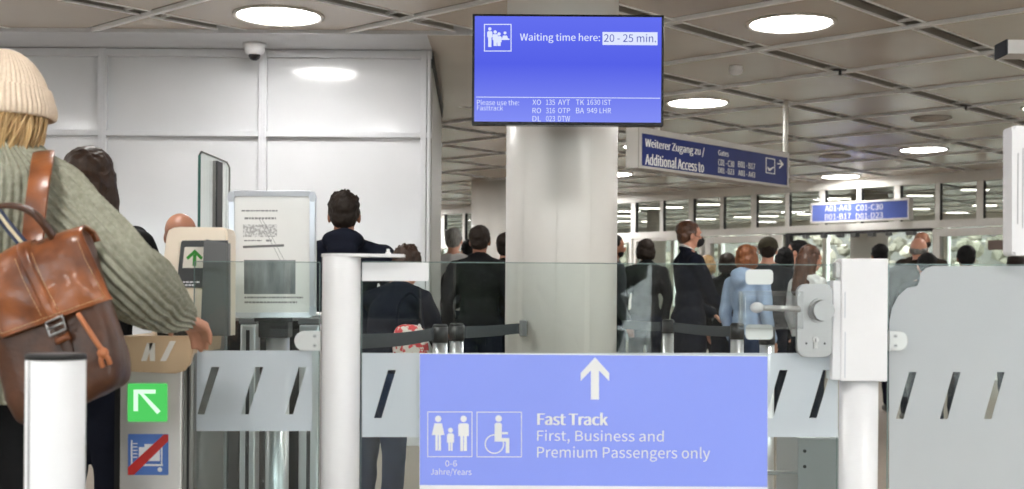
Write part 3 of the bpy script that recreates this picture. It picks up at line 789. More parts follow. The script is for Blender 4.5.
# right white lock post
t = thing('lock_post', 'square white lock housing on a round white post right of centre', 'post', (X(861), D, 0))
b = nb(); c = V((X(861.5, D, 430), D + .03, 0)); lathe(b, c, [(0, 0), (.0505, 0), (.0505, Z(379)), (0, Z(379))], 40); link('post_tube', b, WHITE, t)
b = nb(); xbox(b, 841, 888, 258.5, 381.5, D - .03, D + .03, bev=.004); link('lock_housing', b, WHITE, t)
b = nb(); xbox(b, 832.5, 841.5, 280.5, 380, D - .026, D + .04, bev=.003); link('lock_flange', b, mat('white_flange', (.76, .77, .80), .35), t)
b = nb(); xbox(b, 844.5, 845.6, 292, 318, D - .0305, D - .028); xbox(b, 844.5, 845.6, 332, 378, D - .0305, D - .028); link('housing_slot', b, mat('slot_grey', (.58, .60, .66), .5), t)
b = nb(); xbox(b, 836, 841, 262, 278, D - .02, D + .02, bev=.003); q = P(838, 270, D - .02); cyl(b, q, q + V((0, -.006, 0)), .006, seg=14); link('latch_block', b, CLW, t)
b = nb(); lathe(b, c, [(.0, 0), (.08, 0), (.085, .008), (.06, .012), (0, .012)], 36); link('floor_flange', b, STEEL, t)

# lock plate on the glass
t = thing('lock_plate', 'brushed steel lock plate with round knob and keyhole beside the white housing', 'lock', P(816, 357, D))
pl = fplane(D - .012)
b = nb(); prism(b, pl, rrect(796.5, 284, 832.4, 357, 9), -.011, .010, .0035); link('plate', b, STEEL, t)
b = nb(); q = P(821, 310.5, D - .022); cyl(b, q, q + V((0, -.008, 0)), .033, seg=40); cyl(b, q + V((0, -.008, 0)), q + V((0, -.034, 0)), .0285, .027, seg=40); link('turn_knob', b, STEEL, t)
b = nb(); q = P(815.5, 340, D - .0225); cyl(b, q, q + V((0, -.003, 0)), .0085, seg=24); box(b, q.x - .005, q.x + .005, q.y - .003, q.y, q.z - .022, q.z - .004, bev=.001); k = b
link('lock_cylinder', b, CLW, t)
b = nb(); box(b, q.x - .001, q.x + .001, q.y - .0036, q.y - .0028, q.z - .005, q.z + .005)
for dx in (-.024, .024): cyl(b, q + V((dx, .0005, -.009)), q + V((dx, -.0012, -.009)), .0028, seg=12)
link('keyhole', b, DARK, t)

# emergency release guard
t = thing('release_guard', 'clear acrylic guard box around a white knobbed release rod left of the lock plate', 'guard', P(770, 327, D))
x0, x1, z0, z1 = X(737.5), X(797), Z(326.5), Z(289.5)
b = nb(); w = .004
for q in ((x0, x1, D - .07, D - .066, z0, z1), (x0, x1, D - .066, D - .001, z0, z0 + w), (x0, x1, D - .066, D - .001, z1 - w, z1), (x0, x0 + w, D - .066, D - .001, z0 + w, z1 - w)): box(b, *q)
link('acrylic_box', b, ACRYL, t)
b = nb()
for zz in (z0, z1 - .011): box(b, x0 - .006, x1 - .01, D - .074, D - .064, zz, zz + .011, bev=.002)
box(b, x0 - .006, x0 + .008, D - .074, D - .064, z0 + .011, z1 - .011, bev=.002); link('guard_frame', b, ACRYL, t)
b = nb(); q = P(757, 307.5, D - .035); cyl(b, q, V((X(797), q.y, q.z - .004)), .0075, seg=16); link('release_rod', b, CLW, t)
b = nb(); ellip(b, q, (.018, .014, .014)); link('rod_knob', b, WHITE, t)
for n, (a, c_) in enumerate(((269.5, 284.5), (324.5, 339.5))):
    b = nb(); prism(b, fplane(D), rrect(745.5, a, 773, c_, 4), .0004, .0012); o = link('blank_sticker', b, mat('sticker_milk', (.74, .78, .77), .4))
    if n: 
        for v in o.data.vertices: v.co.y -= .0
    tag(o, ('pale rounded sticker on the glass above the release guard', 'pale rounded sticker on the glass below the release guard')[n], 'sticker', 'pale stickers on the glass')

# fast track board
d = D - .016
t = thing('fast_track_board', 'large periwinkle blue fast track board fixed on the middle glass gate', 'sign', P(594, 500, d))
def quad(x0, y0, x1, y1): return [(x0, y1), (x1, y1 + 1.5), (x1, y0 + 2.5), (x0, y0)]
pl = fplane(d)
b = nb(); prism(b, pl, [(419.5, 500), (767.6, 502), (767.6, 355.9), (419.5, 353.4)], -.0158, 0); link('board', b, mat('board_white', (.86, .87, .9), .4), t)
b = nb(); ppoly(b, pl, [(419.8, 485), (767.4, 487), (767.4, 356.4), (419.8, 353.9)], .0004); link('blue_face', b, SIGNB, t)
b = nb(); q = lambda *p: ppoly(b, pl, p, .0014)
q((595, 357.3), (580.6, 373), (580.6, 381), (590.8, 370.5), (590.8, 399.5), (599, 399.5), (599, 370.5), (609.2, 381), (609.2, 373)); link('arrow', b, INKW, t)
b = nb(); pframe(b, pl, 427.3, 411.5, 472.4, 457, .8, .0014)
def man(b, cx, hy, hr, bw, y1, y2, y3):
    pdisc(b, pl, cx, hy, hr, .0014); q((cx - bw, y2), (cx + bw, y2), (cx + bw, y1 + 1.5), (cx + bw - 1.5, y1), (cx - bw + 1.5, y1), (cx - bw, y1 + 1.5)); q((cx - bw * .62, y3), (cx - .3, y3), (cx - .3, y2), (cx - bw * .62, y2)); q((cx + .3, y3), (cx + bw * .62, y3), (cx + bw * .62, y2), (cx + .3, y2))
man(b, 463.6, 418.8, 3.2, 5.3, 423.2, 436, 451); man(b, 450.5, 430.2, 2.5, 3.5, 433.3, 442.5, 450.8)
pdisc(b, pl, 438.2, 418.8, 3.2, .0014); q((431.8, 435), (444.6, 435), (442, 423.2), (434.4, 423.2)); q((435.4, 450.5), (437.9, 450.5), (437.9, 435), (435.4, 435)); q((438.5, 450.5), (441, 450.5), (441, 435), (438.5, 435))
link('family_pictogram', b, INKW, t)
b = nb(); pframe(b, pl, 476.6, 411.7, 521.8, 457.2, .8, .0014)
pdisc(b, pl, 498.6, 418.5, 3.3, .0014); q((494.6, 441.5), (501.8, 441.5), (501.8, 424), (500.5, 422.8), (496, 422.8), (494.6, 424)); q((501.8, 441.5), (509.3, 441.5), (509.3, 438), (501.8, 438)); q((505.8, 453), (509.3, 453), (509.3, 441.5), (505.8, 441.5)); q((502, 434.2), (508, 434.2), (508, 432), (502, 432)); pring(b, pl, 494.4, 444, 8.6, 9.8, 60, 380, .0019)
link('wheelchair_pictogram', b, INKW, t)
for s, x0, y0, x1, y1, bo in (('0-6', 445.4, 460.3, 457, 466.4, 0), ('Jahre/Years', 430.6, 468.3, 471.4, 476.2, 0), ('Fast Track', 537.2, 412.3, 608, 425.4, .016), ('First, Business and', 537.2, 429.6, 663.6, 444, 0), ('Premium Passengers only', 537.2, 445.8, 709.9, 462, 0)):
    text(s, pl, x0, y0, x1, y1, INKW, t, bold=bo, off=.0022)

# poster stand
d = 3.62
t = thing('poster_stand', 'silver snap frame with a white printed notice on a round pole', 'sign', (X(273, d), d + .06, 0))
pl = fplane(d)
b = nb()
o_, i_ = rrect(228.8, 190.5, 315.8, 318, 7, 6), rrect(234.5, 196.5, 310, 312.5, 2, 6)
n = len(o_)
A0 = [b.verts.new(pl.pt(*pl.px(*p), 0.0)) for p in o_]; A1 = [b.verts.new(pl.pt(*pl.px(*p), .010)) for p in [(p[0] + (272 - p[0]) * .012, p[1] + (254 - p[1]) * .008) for p in o_]]; A2_ = [b.verts.new(pl.pt(*pl.px(*p), .008)) for p in i_]; A3 = [b.verts.new(pl.pt(*pl.px(*p), -.001)) for p in i_]; A4 = [b.verts.new(pl.pt(*pl.px(*p), -.014)) for p in o_]
for Q, W_ in ((A4, A0), (A0, A1), (A1, A2_), (A2_, A3)):
    for k in range(n): b.faces.new((Q[k], Q[(k + 1) % n], W_[(k + 1) % n], W_[k]))
b.faces.new(A4[::-1]); b.faces.new(A3); link('snap_frame', b, mat('snap_frame_silver', (.66, .69, .76), .28, metal=.45), t)
for (cx, cy) in ((231.5, 197), (313, 197), (231.5, 311), (313, 311)):
    b = nb(); prism(b, pl, rrect(cx - 3.2, cy - 5, cx + 3.2, cy + 5, 2.5), .0085, .0112); link('frame_corner', b, mat('corner_grey', (.45, .47, .52), .35, metal=.3), t)
b = nb(); ppoly(b, pl, rrect(234.5, 196.5, 310, 312.5, 2), .0012); link('notice_paper', b, mat('paper', (.86, .86, .85), .35, coat=.2), t)
PT = Plane((0, d - .0016, 1), (1, 0, 0), FRONT)
for s, x0, y0, x1, y1 in (('Keine gedruckten Tickets an den Gates verfügbar', 241.5, 209.5, 277.5, 212), ('Bitte Bordkarte einlegen', 244.5, 217, 276, 219.6), ('Vorderseite oder Code zur Bordkarte auflegen', 244.5, 296, 303, 299.2), ('oder Ticket auf den Scanner legen', 244.5, 300.6, 296, 303.8)):
    pass
def grey_lines(name, rows, m):
    b = nb()
    for (x0, x1, y, h) in rows:
        x = x0
        while x < x1:
            w = random.uniform(1.2, 4.0); ppoly(b, PT, [(x, y + h), (min(x + w, x1), y + h), (min(x + w, x1), y), (x, y)], 0); x += w + .7
    link(name, b, m, t)
grey_lines('print_line', [(241.5, 277.5, 210, 1.5)], INKG); grey_lines('print_line', [(244.5, 276, 217.3, 2)], INKG)
grey_lines('print_line', [(244.5, 303, 296.6, 1.8)], INKG); grey_lines('print_line', [(244.5, 297, 301.4, 1.8)], INKG); grey_lines('print_line', [(244, 262, 240, 1.2), (266, 272, 239.6, 2)], INKG)
b = nb(); ppoly(b, PT, [(243, 237), (277, 237), (277, 224.5), (243, 224.5)], 0); link('print_panel', b, mat('print_mid_grey', (.42, .42, .42), .5, col2=(.75, .75, .75), nscale=160, contrast=.06), t)
b = nb(); ppoly(b, PT, [(243, 248.2), (284, 246.6), (284, 244.2), (243, 245.8)], 0); link('print_bar', b, mat('print_dark_bar', (.16, .16, .16), .5), t)
b = nb(); ppoly(b, PT, [(244, 294), (295.5, 294), (295.5, 260), (244, 260)], 0); link('print_picture', b, mat('print_photo', (.34, .37, .38), .4, col2=(.05, .055, .07), nscale=22, contrast=.25, stretch=(1, 1, .25)), t)
b = nb()
for q in (((259, 219), (280, 260)), ((262, 219), (284, 260))):
    (xa, ya), (xb, yb) = q; ppoly(b, PT, [(xa, ya), (xb, yb), (xb + .45, yb), (xa + .45, ya)], .0002)
link('print_pointer', b, INKG, t)
b = nb(); xbox(b, 258, 288, 316, 338, d + .02, d + .10, bev=.006); xbox(b, 254, 292, 300, 322, d + .0145, d + .03, bev=.003); link('bracket', b, DARK, t)
b = nb(); c = V((X(274, d), d + .06, 0)); cyl(b, (c.x, c.y, .012), (c.x, c.y, Z(334, d + .06)), .034, seg=32); link('stand_pole', b, ALU, t)
b = nb(); lathe(b, c, [(0, 0), (.13, 0), (.13, .006), (.115, .014), (0, .016)], 40); link('stand_base', b, STEEL, t)

# aluminium gate profiles behind the poster stand
for px0, px1, d_, lab in ((240, 255.5, 4.15, 'slim aluminium gate upright left of the poster pole'), (299, 319, 3.95, 'wide aluminium gate upright right of the poster pole')):
    t = thing('gate_upright', lab, 'post', (X((px0 + px1) / 2, d_), d_, 0))
    b = nb(); zt = Z(326, d_)
    box(b, X(px0, d_), X(px1, d_), d_, d_ + .08, 0, zt, bev=.006); link('profile', b, ALU, t)
    b = nb(); xm = (X(px0, d_) + X(px1, d_)) / 2; box(b, xm - .006, xm + .006, d_ - .001, d_ + .004, .02, zt - .02); link('profile_groove', b, DARK, t)
    b = nb(); box(b, X(px0, d_) - .004, X(px1, d_) + .004, d_ - .004, d_ + .084, zt, zt + .02, bev=.005); link('profile_cap', b, GREYP, t)

# dark gate cabinet of the next lane
t = thing('gate_cabinet', 'dark low gate cabinet of the next lane behind the left glass', 'cabinet', (-1.15, 4.8, 0))
b = nb(); box(b, X(196, 4.6), X(330, 4.6), 4.6, 4.95, .04, 1.04, bev=.02); link('cabinet_body', b, mat('charcoal_lacquer', (.024, .023, .022), .6, nscale=3, spec=.15), t)
b = nb(); box(b, X(196, 4.6) - .01, X(330, 4.6) + .01, 4.58, 4.97, 1.04, 1.07, bev=.008); link('cabinet_top', b, STEEL, t)
b = nb(); box(b, X(200, 4.6), X(326, 4.6), 4.63, 4.92, 0, .04); link('cabinet_plinth', b, DARK, t)
b = nb()
for k in range(3): box(b, X(206 + 40 * k, 4.6), X(240 + 40 * k, 4.6), 4.594, 4.602, .12, .92, bev=.004)
link('cabinet_panel', b, mat('smoked_panel', (.03, .028, .026), .6, spec=.15), t)

# grey lower panel right of the board
t = thing('service_cabinet', 'light grey low service cabinet seen below the frosted band beside the lock post', 'cabinet', (X(828, 3.7), 3.8, 0))
b = nb(); xbox(b, 797, 862, 438, 679, 3.7, 4.0, bev=.006); link('cabinet_body', b, mat('cabinet_grey', (.40, .41, .42), .4), t)
b = nb()
for yy in (451, 466.5):
    q = P(804.5, yy, 3.7); cyl(b, q, q + V((0, -.004, 0)), .005, seg=14)
link('cabinet_screw', b, DARK, t)
b = nb(); q = P(797, 472, 3.72); box(b, X(766, 3.68), X(783, 3.68), 3.69, 3.71, q.z - .006, q.z + .006, bev=.003); box(b, X(781, 3.68), X(800, 3.68), 3.70, 3.72, q.z - .004, q.z + .004); link('cabinet_lever', b, STEEL, t)

# white round-cornered device at the right edge
t = thing('wall_reader', 'white rounded reader housing on a pole cut by the right edge', 'reader', (X(1045), D, 0))
pl = fplane(D - .05)
b = nb(); prism(b, pl, rrect(1012, 125.5, 1085, 255.5, 4), -.06, 0, .006); link('reader_housing', b, WHITE, t)
b = nb(); xbox(b, 1017.5, 1018.6, 153, 224, D - .0515, D - .04); xbox(b, 1022.5, 1023.5, 148, 228, D - .0515, D - .04); link('reader_slot', b, mat('slot_pale', (.5, .5, .52), .5), t)
b = nb(); q = V((X(1048), D + .01, 0)); cyl(b, (q.x, q.y, 0), (q.x, q.y, Z(254)), .04, seg=28); link('reader_pole', b, WHITE, t)

# front bollard
d = 2.2
t = thing('bollard', 'round white bollard with black cap in the lower left foreground', 'bollard', (X(55, d), d, 0))
b = nb(); c = V((X(55.5, d, 420), d, 0)); zt = Z(353.5, d, 55); r_ = .0508
prof = []
lathe(b, c, [(0, 0), (r_, 0), (r_, zt - .011), (r_ - .002, zt - .010), (0, zt - .010)], 48, R(-75), R(285)); 
link('bollard_tube', b, mat('white_aluminium', (.76, .77, .79), .38), t)
b = nb(); a = R(-128); q = c + V((r_ * math.cos(a), r_ * math.sin(a), 0)); cyl(b, (q.x, q.y, .01), (q.x, q.y, zt - .012), .0018, seg=8); link('tube_groove', b, GREYP, t)
b = nb(); lathe(b, c, [(0, zt - .010), (r_ + .0006, zt - .010), (r_ + .0006, zt - .002), (r_ - .002, zt), (0, zt)], 48); link('bollard_cap', b, BLACKM, t)
b = nb(); lathe(b, c, [(0, 0), (.09, 0), (.09, .008), (.06, .012), (0, .012)], 40); link('bollard_base', b, STEEL, t)

# tall glass channel wall behind the reader
b = nb(); p0, p1 = P(199.5, 151, 3.70), P(229.5, 163, 4.04)
dv = V((p1.x - p0.x, p1.y - p0.y, 0)); nn = V((dv.y, -dv.x, 0)).normalized() * .005; zt = p0.z
t = thing('glass_screen', 'tall narrow clear glass screen behind the ticket reader and poster frame', 'screen', ((p0 + p1) / 2).xy.to_3d())
def slab(b, p0, p1, nn, z0, z1, cut=0):
    pts = [(p0.xy, z0), (p1.xy, z0), (p1.xy, z1 - cut), (p1.xy.lerp(p0.xy, .12), z1), (p0.xy.lerp(p1.xy, .06), z1), (p0.xy, z1 - cut)]
    A_ = [b.verts.new((q.x - nn.x, q.y - nn.y, z)) for q, z in pts]; B_ = [b.verts.new((q.x + nn.x, q.y + nn.y, z)) for q, z in pts]; n = len(pts)
    b.faces.new(A_); b.faces.new(B_[::-1])
    for k in range(n): b.faces.new((A_[k], A_[(k + 1) % n], B_[(k + 1) % n], B_[k]))
slab(b, p0, p1, nn, .1, zt, .015); link('glass_pane', b, GLASS, t)
b = nb()
cyl(b, (p0.x, p0.y, .1), (p0.x, p0.y, zt - .012), .0042, seg=8); link('near_edge', b, GEDGE, t)
b = nb(); tube(b, [(p0.x, p0.y, zt - .013), (p0.x + dv.x * .05, p0.y + dv.y * .05, zt), (p1.x - dv.x * .1, p1.y - dv.y * .1, zt), (p1.x, p1.y, zt - .014), (p1.x, p1.y, .1)], .003, 6); link('edge_trim', b, DARK, t)
m0, m1 = p0.lerp(p1, .50), p0.lerp(p1, .68); b = nb(); slab(b, m0, m1, nn * 1.5, .1, zt - .01); link('support_strip', b, DARK, t)
b = nb(); box(b, p0.x - .03, p1.x + .03, p0.y, p1.y, 0, .12, bev=.005); link('floor_shoe', b, STEEL, t)

# ---------------------------------------------------------------- ticket reader
d = 3.26
t = thing('ticket_gate', 'stainless ticket gate column with lit green arrow and tan top', 'gate', (X(157, d), d + .25, 0))
b = nb(); xbox(b, 119, 181, 345, 731, d, d + .36, bev=.004); link('gate_body', b, mat('satin_stainless', (.72, .70, .68), .33, metal=.55, nscale=3, stretch=(1, 1, 8)), t)
b = nb(); xbox(b, 181, 193, 336, 729, d + .012, d + .36, bev=.008); link('gate_edge_profile', b, mat('dark_stainless', (.20, .20, .19), .3, metal=.8), t)
b = nb(); xbox(b, 186, 188, 340, 725, d + .008, d + .02); xbox(b, 113.5, 118.5, 350, 725, d + .01, d + .36, bev=.002); link('gate_black_edge', b, BLACKM, t)  # black strips along the sides of the gate
pl = fplane(d - .001)
b = nb(); prism(b, pl, [(120, 371), (176, 373.5), (184, 371), (190, 364), (194, 350), (195, 338), (195, 336), (120, 336)], -.3, .008, .003); link('gate_top', b, TAN, t)
pl2 = fplane(d - .0095)
b = nb(); ppoly(b, pl2, [(141, 361), (146.5, 361), (153, 343), (147, 343)], 0); ppoly(b, pl2, [(150, 361), (155, 361), (155, 343), (149, 343)], 0); ppoly(b, pl2, [(160, 361), (166, 361), (176, 341), (170, 341)], 0); link('top_stripe', b, mat('pale_stripe', (.80, .78, .74), .4), t)
GRN = emis('green_lamp', (.09, .62, .13), .84)
b = nb(); prism(b, pl, rrect(128, 383.5, 167.5, 421.5, 2), 0, .003); o = link('arrow_lamp', b, GRN, t)
GRW = emis('green_lamp_arrow', (.62, 1.0, .66), 1.1)
b = nb(); q = lambda *p: ppoly(b, pl, p, .0036)
q((134, 389.5), (156, 389.5), (156, 393.5), (134, 393.5)); q((134, 393.5), (138.4, 393.5), (138.4, 411), (134, 411)); q((139, 392.5), (143, 392.5), (161, 411), (157.5, 414)); link('arrow_mark', b, GRW, o)
b = nb(); pframe(b, pl, 126.8, 382.3, 168.7, 422.7, 1.2, .0015); link('lamp_bezel', b, mat('pale_green_bezel', (.55, .72, .55), .3), o)
b = nb(); prism(b, pl, rrect(128, 434, 168.5, 475, 1), 0, .0006); o = link('no_trolley_sticker', b, mat('sticker_blue', srgb(84, 122, 196), .4), t)
b = nb(); q = lambda *p: ppoly(b, pl, p, .001)
for (xa, ya, xb, yb) in ((139, 447, 160, 461), (144.5, 444, 154.5, 447), (131, 440, 132.6, 470), (132.6, 464, 163, 466), (161, 440, 162.5, 466)): q((xa, yb), (xb, yb), (xb, ya), (xa, ya))
for k in range(5): q((133, 443 + 3.4 * k + 1), (137.5, 443 + 3.4 * k + 1), (137.5, 443 + 3.4 * k), (133, 443 + 3.4 * k))
pdisc(b, pl, 135, 469.5, 2.4, .001, 12); pdisc(b, pl, 160, 469.5, 2.4, .001, 12); link('trolley_pictogram', b, INKW, o)
b = nb(); ppoly(b, pl, [(128, 475), (128, 467.5), (164, 434.4), (168.5, 434.4), (168.5, 441), (134, 475)], .0016); link('red_bar', b, mat('print_red', srgb(196, 48, 44), .4), o)

# scanner head
t = thing('ticket_reader', 'cream scanner head with grey screen and green up arrow above the gate', 'reader', P(190, 336, 3.4))
d = 3.36; pl = fplane(d)
b = nb(); prism(b, pl, [(150, 336), (155, 318), (166, 236), (168, 230), (173, 227.5), (180, 226.8), (222, 227.2), (226, 229), (227.6, 234), (227, 336)], -.10, 0, .007); link('head_shell', b, CREAM, t)
b = nb(); prism(b, pl, [(176, 287.5), (177, 284), (181.5, 242), (183, 240.6), (205, 240.4), (228, 240.4), (226.5, 288)], -.001, .0035); link('screen_glass', b, mat('screen_grey', (.085, .09, .095), .25), t)
b = nb(); prism(b, pl, [(182.8, 268), (185, 247.6), (186, 247), (205, 247), (205, 268)], .0038, .0045); link('arrow_tile', b, mat('tile_cream', srgb(232, 226, 216), .4), t)
b = nb(); q = lambda *p: ppoly(b, pl, p, .005)
q((193, 266), (196.6, 266), (197, 254), (193.6, 254)); q((186.6, 257.5), (195.3, 249.4), (195.3, 253.6), (188.6, 260)); q((195.3, 253.6), (195.3, 249.4), (203.4, 257.5), (201.6, 260)); link('up_arrow', b, mat('print_green', srgb(52, 142, 48), .4), t)
b = nb()
for yy, xe_ in ((281.3, 197), (284.3, 193)):
    x = 180.4
    while x < xe_: w = random.uniform(1.5, 3.4); q((x, yy + 1.6), (x + w, yy + 1.6), (x + w, yy), (x, yy)); x += w + .8
link('print_line', b, INKW, t)
b = nb(); prism(b, fplane(d - .035), [(200, 336), (203.5, 241.5), (206, 239.3), (228, 243), (228, 336)], -.03, 0, .004); link('side_flap', b, mat('flap_grey', (.13, .132, .135), .4), t)
b = nb(); xbox(b, 156, 190, 322, 337, d - .07, d + .02, bev=.01); link('scan_window', b, DARK, t)

# belt barriers
def stanchion(px, d, label, first=[None]):
    x = X(px, d)
    if first[0] is None:
        t = thing('belt_post', label, 'barrier post', (x, d, 0), 0, 'silver belt barrier posts')
        b = nb(); lathe(b, (x, d, 0), [(0, 0), (.125, 0), (.125, .008), (.11, .022), (.05, .034), (0, .034)], 40); link('post_base', b, STEEL, t)
        b = nb(); cyl(b, (x, d, .03), (x, d, .93), .033, seg=28); link('post_pole', b, ALU, t)
        b = nb(); cyl(b, (x, d, .93), (x, d, 1.0), .036, seg=28); cyl(b, (x, d, 1.0), (x, d, 1.012), .036, .028, seg=28); link('belt_head', b, DARK, t)
        first[0] = t; return t
    o = first[0].copy(); COL.objects.link(o); o.location = (x, d, 0); o['label'] = label
    for ch in first[0].children:
        k = ch.copy(); COL.objects.link(k); k.parent = o
    return o
stanchion(440, 5.55, 'silver belt post left of the column, left one of the pair')
stanchion(456.5, 5.8, 'silver belt post left of the column, right one of the pair')
stanchion(668, 7.3, 'dim belt post behind the glass in front of the masked man')
stanchion(737, 6.3, 'belt post left of the release guard under the belt')
stanchion(767, 5.6, 'belt post below the lower pale sticker')
BELT = mat('belt_webbing', (.05, .06, .072), .7, col2=(.035, .043, .05), nscale=60)
def belt(pts, label):
    b = nb(); ribbon(b, spline(pts, 6), (0, 0, 1), .055, .002)
    t = tag(link('barrier_belt', b, BELT), label, 'belt', 'grey barrier belts'); return t
belt([(X(350, 4.6), 4.6, .965), (X(400, 5.1), 5.1, .958), (X(433.5, 5.52), 5.52, .968)], 'grey barrier belt left of the two belt posts')
belt([(X(463.5, 5.82), 5.82, .968), (X(490, 6.25), 6.25, .964), (X(519, 6.66), 6.66, .968)], 'grey barrier belt clipped onto the thick column')
belt([(X(622, 7.9), 7.9, .968), (X(645, 7.6), 7.6, .965), (X(660.5, 7.31), 7.31, .968)], 'grey barrier belt just right of the column')
belt([(X(673, 7.26), 7.26, .968), (X(705, 6.8), 6.8, .96), (X(732, 6.35), 6.35, .968)], 'grey barrier belt in front of the masked man')
q = V((X(523, 6.66), 6.66, .968)); b = nb(); box(b, q.x - .02, q.x + .02, 6.655, 6.775, q.z - .042, q.z + .042, bev=.006); t = tag(link('belt_receiver', b, GREYP), 'grey belt receiver clip fixed to the thick column', 'clip')
# ================================================================ PEOPLE
HAIRM = {
 'black': mat('hair_black', (.006, .005, .005), .7, spec=.25, col2=(.002, .002, .002), nscale=60, bump=(160, .5), stretch=(1, 1, .2)),
 'dark': mat('hair_dark_brown', (.018, .011, .007), .62, spec=.3, col2=(.012, .007, .004), nscale=60, bump=(160, .5), stretch=(1, 1, .2)),
 'brown': mat('hair_brown', (.10, .040, .018), .42, col2=(.035, .014, .007), nscale=50, bump=(160, .5), stretch=(1, 1, .2)),
 'red': mat('hair_auburn', (.26, .085, .022), .42, col2=(.10, .03, .010), nscale=50, bump=(160, .5), stretch=(1, 1, .2)),
 'chestnut': mat('hair_chestnut', (.050, .024, .013), .5, spec=.35, col2=(.018, .009, .005), nscale=50, bump=(160, .5), stretch=(1, 1, .2)),
 'grey': mat('hair_grey', (.30, .29, .27), .5, col2=(.12, .115, .105), nscale=60, bump=(160, .5), stretch=(1, 1, .2)),
 'blond': mat('hair_blond', (.50, .34, .16), .42, col2=(.26, .15, .06), nscale=50, bump=(160, .5), stretch=(1, 1, .2)),
}
def cloth(name, c, c2=None, b=.25): return mat(name, c, .85, col2=c2 or tuple(x * .7 for x in c), nscale=14, bump=(22, b, .01), spec=.15)
C_NAVY = cloth('cloth_navy', (.008, .010, .020)); C_BLACK = cloth('cloth_black', (.008, .008, .009)); C_CHAR = cloth('cloth_charcoal', (.035, .038, .045))
C_WHITE = cloth('cloth_white', (.72, .71, .70), (.6, .6, .6)); C_LBLUE = cloth('cloth_light_blue', (.38, .48, .66), (.28, .36, .52)); C_BROWN = cloth('cloth_dark_brown', (.022, .016, .012))
C_JEAN = cloth('cloth_denim', (.025, .04, .085)); C_GREYC = cloth('cloth_grey', (.16, .16, .17)); C_OLIVE = cloth('cloth_olive', (.075, .066, .045)); C_RED = cloth('cloth_red', (.42, .02, .03))
SHOE = mat('shoe_leather', (.02, .018, .016), .5)

def hand(bm, w, fwd, nrm, s, curl=.5, side=1, k=1.0):
    """five separate fingers; fwd = pointing direction, nrm = palm side, side = +1 thumb on fwd x nrm side"""
    fwd, nrm = V(fwd).normalized(), V(nrm); nrm = (nrm - fwd * nrm.dot(fwd)).normalized(); lat = fwd.cross(nrm) * side; w = V(w)
    for i, (off, l0, ln) in enumerate(((.030, .088, .072), (.011, .094, .080), (-.009, .090, .074), (-.028, .082, .058))):
        kn = w + fwd * l0 * s + lat * off * s
        capsule(bm, w + lat * off * .55 * s, .014 * s * k, kn, .0125 * s * k, 10)
        p, d = kn, fwd.copy(); a = curl * .6
        for j, fr in enumerate((.45, .32, .23)):
            d = (Matrix.Rotation(-a, 3, fwd.cross(nrm)) @ fwd) if True else d
            d = (fwd * math.cos(a) + nrm * math.sin(a)).normalized()
            q = p + d * ln * fr * s; capsule(bm, p, (.0092 - .0008 * j) * s * k, q, (.0084 - .0008 * j) * s * k, 8); p = q; a += curl * .8
    t0 = w + fwd * .022 * s + lat * .024 * s; t1 = t0 + (fwd * .6 + lat * .7 + nrm * .25).normalized() * .042 * s; t2 = t1 + (fwd * .9 + lat * .25 + nrm * .35).normalized() * .034 * s
    capsule(bm, w + fwd * .01 * s, .014 * s * k, t0, .014 * s * k, 8); capsule(bm, t0, .0125 * s * k, t1, .0105 * s * k, 8); capsule(bm, t1, .0105 * s * k, t2, .0085 * s * k, 8)

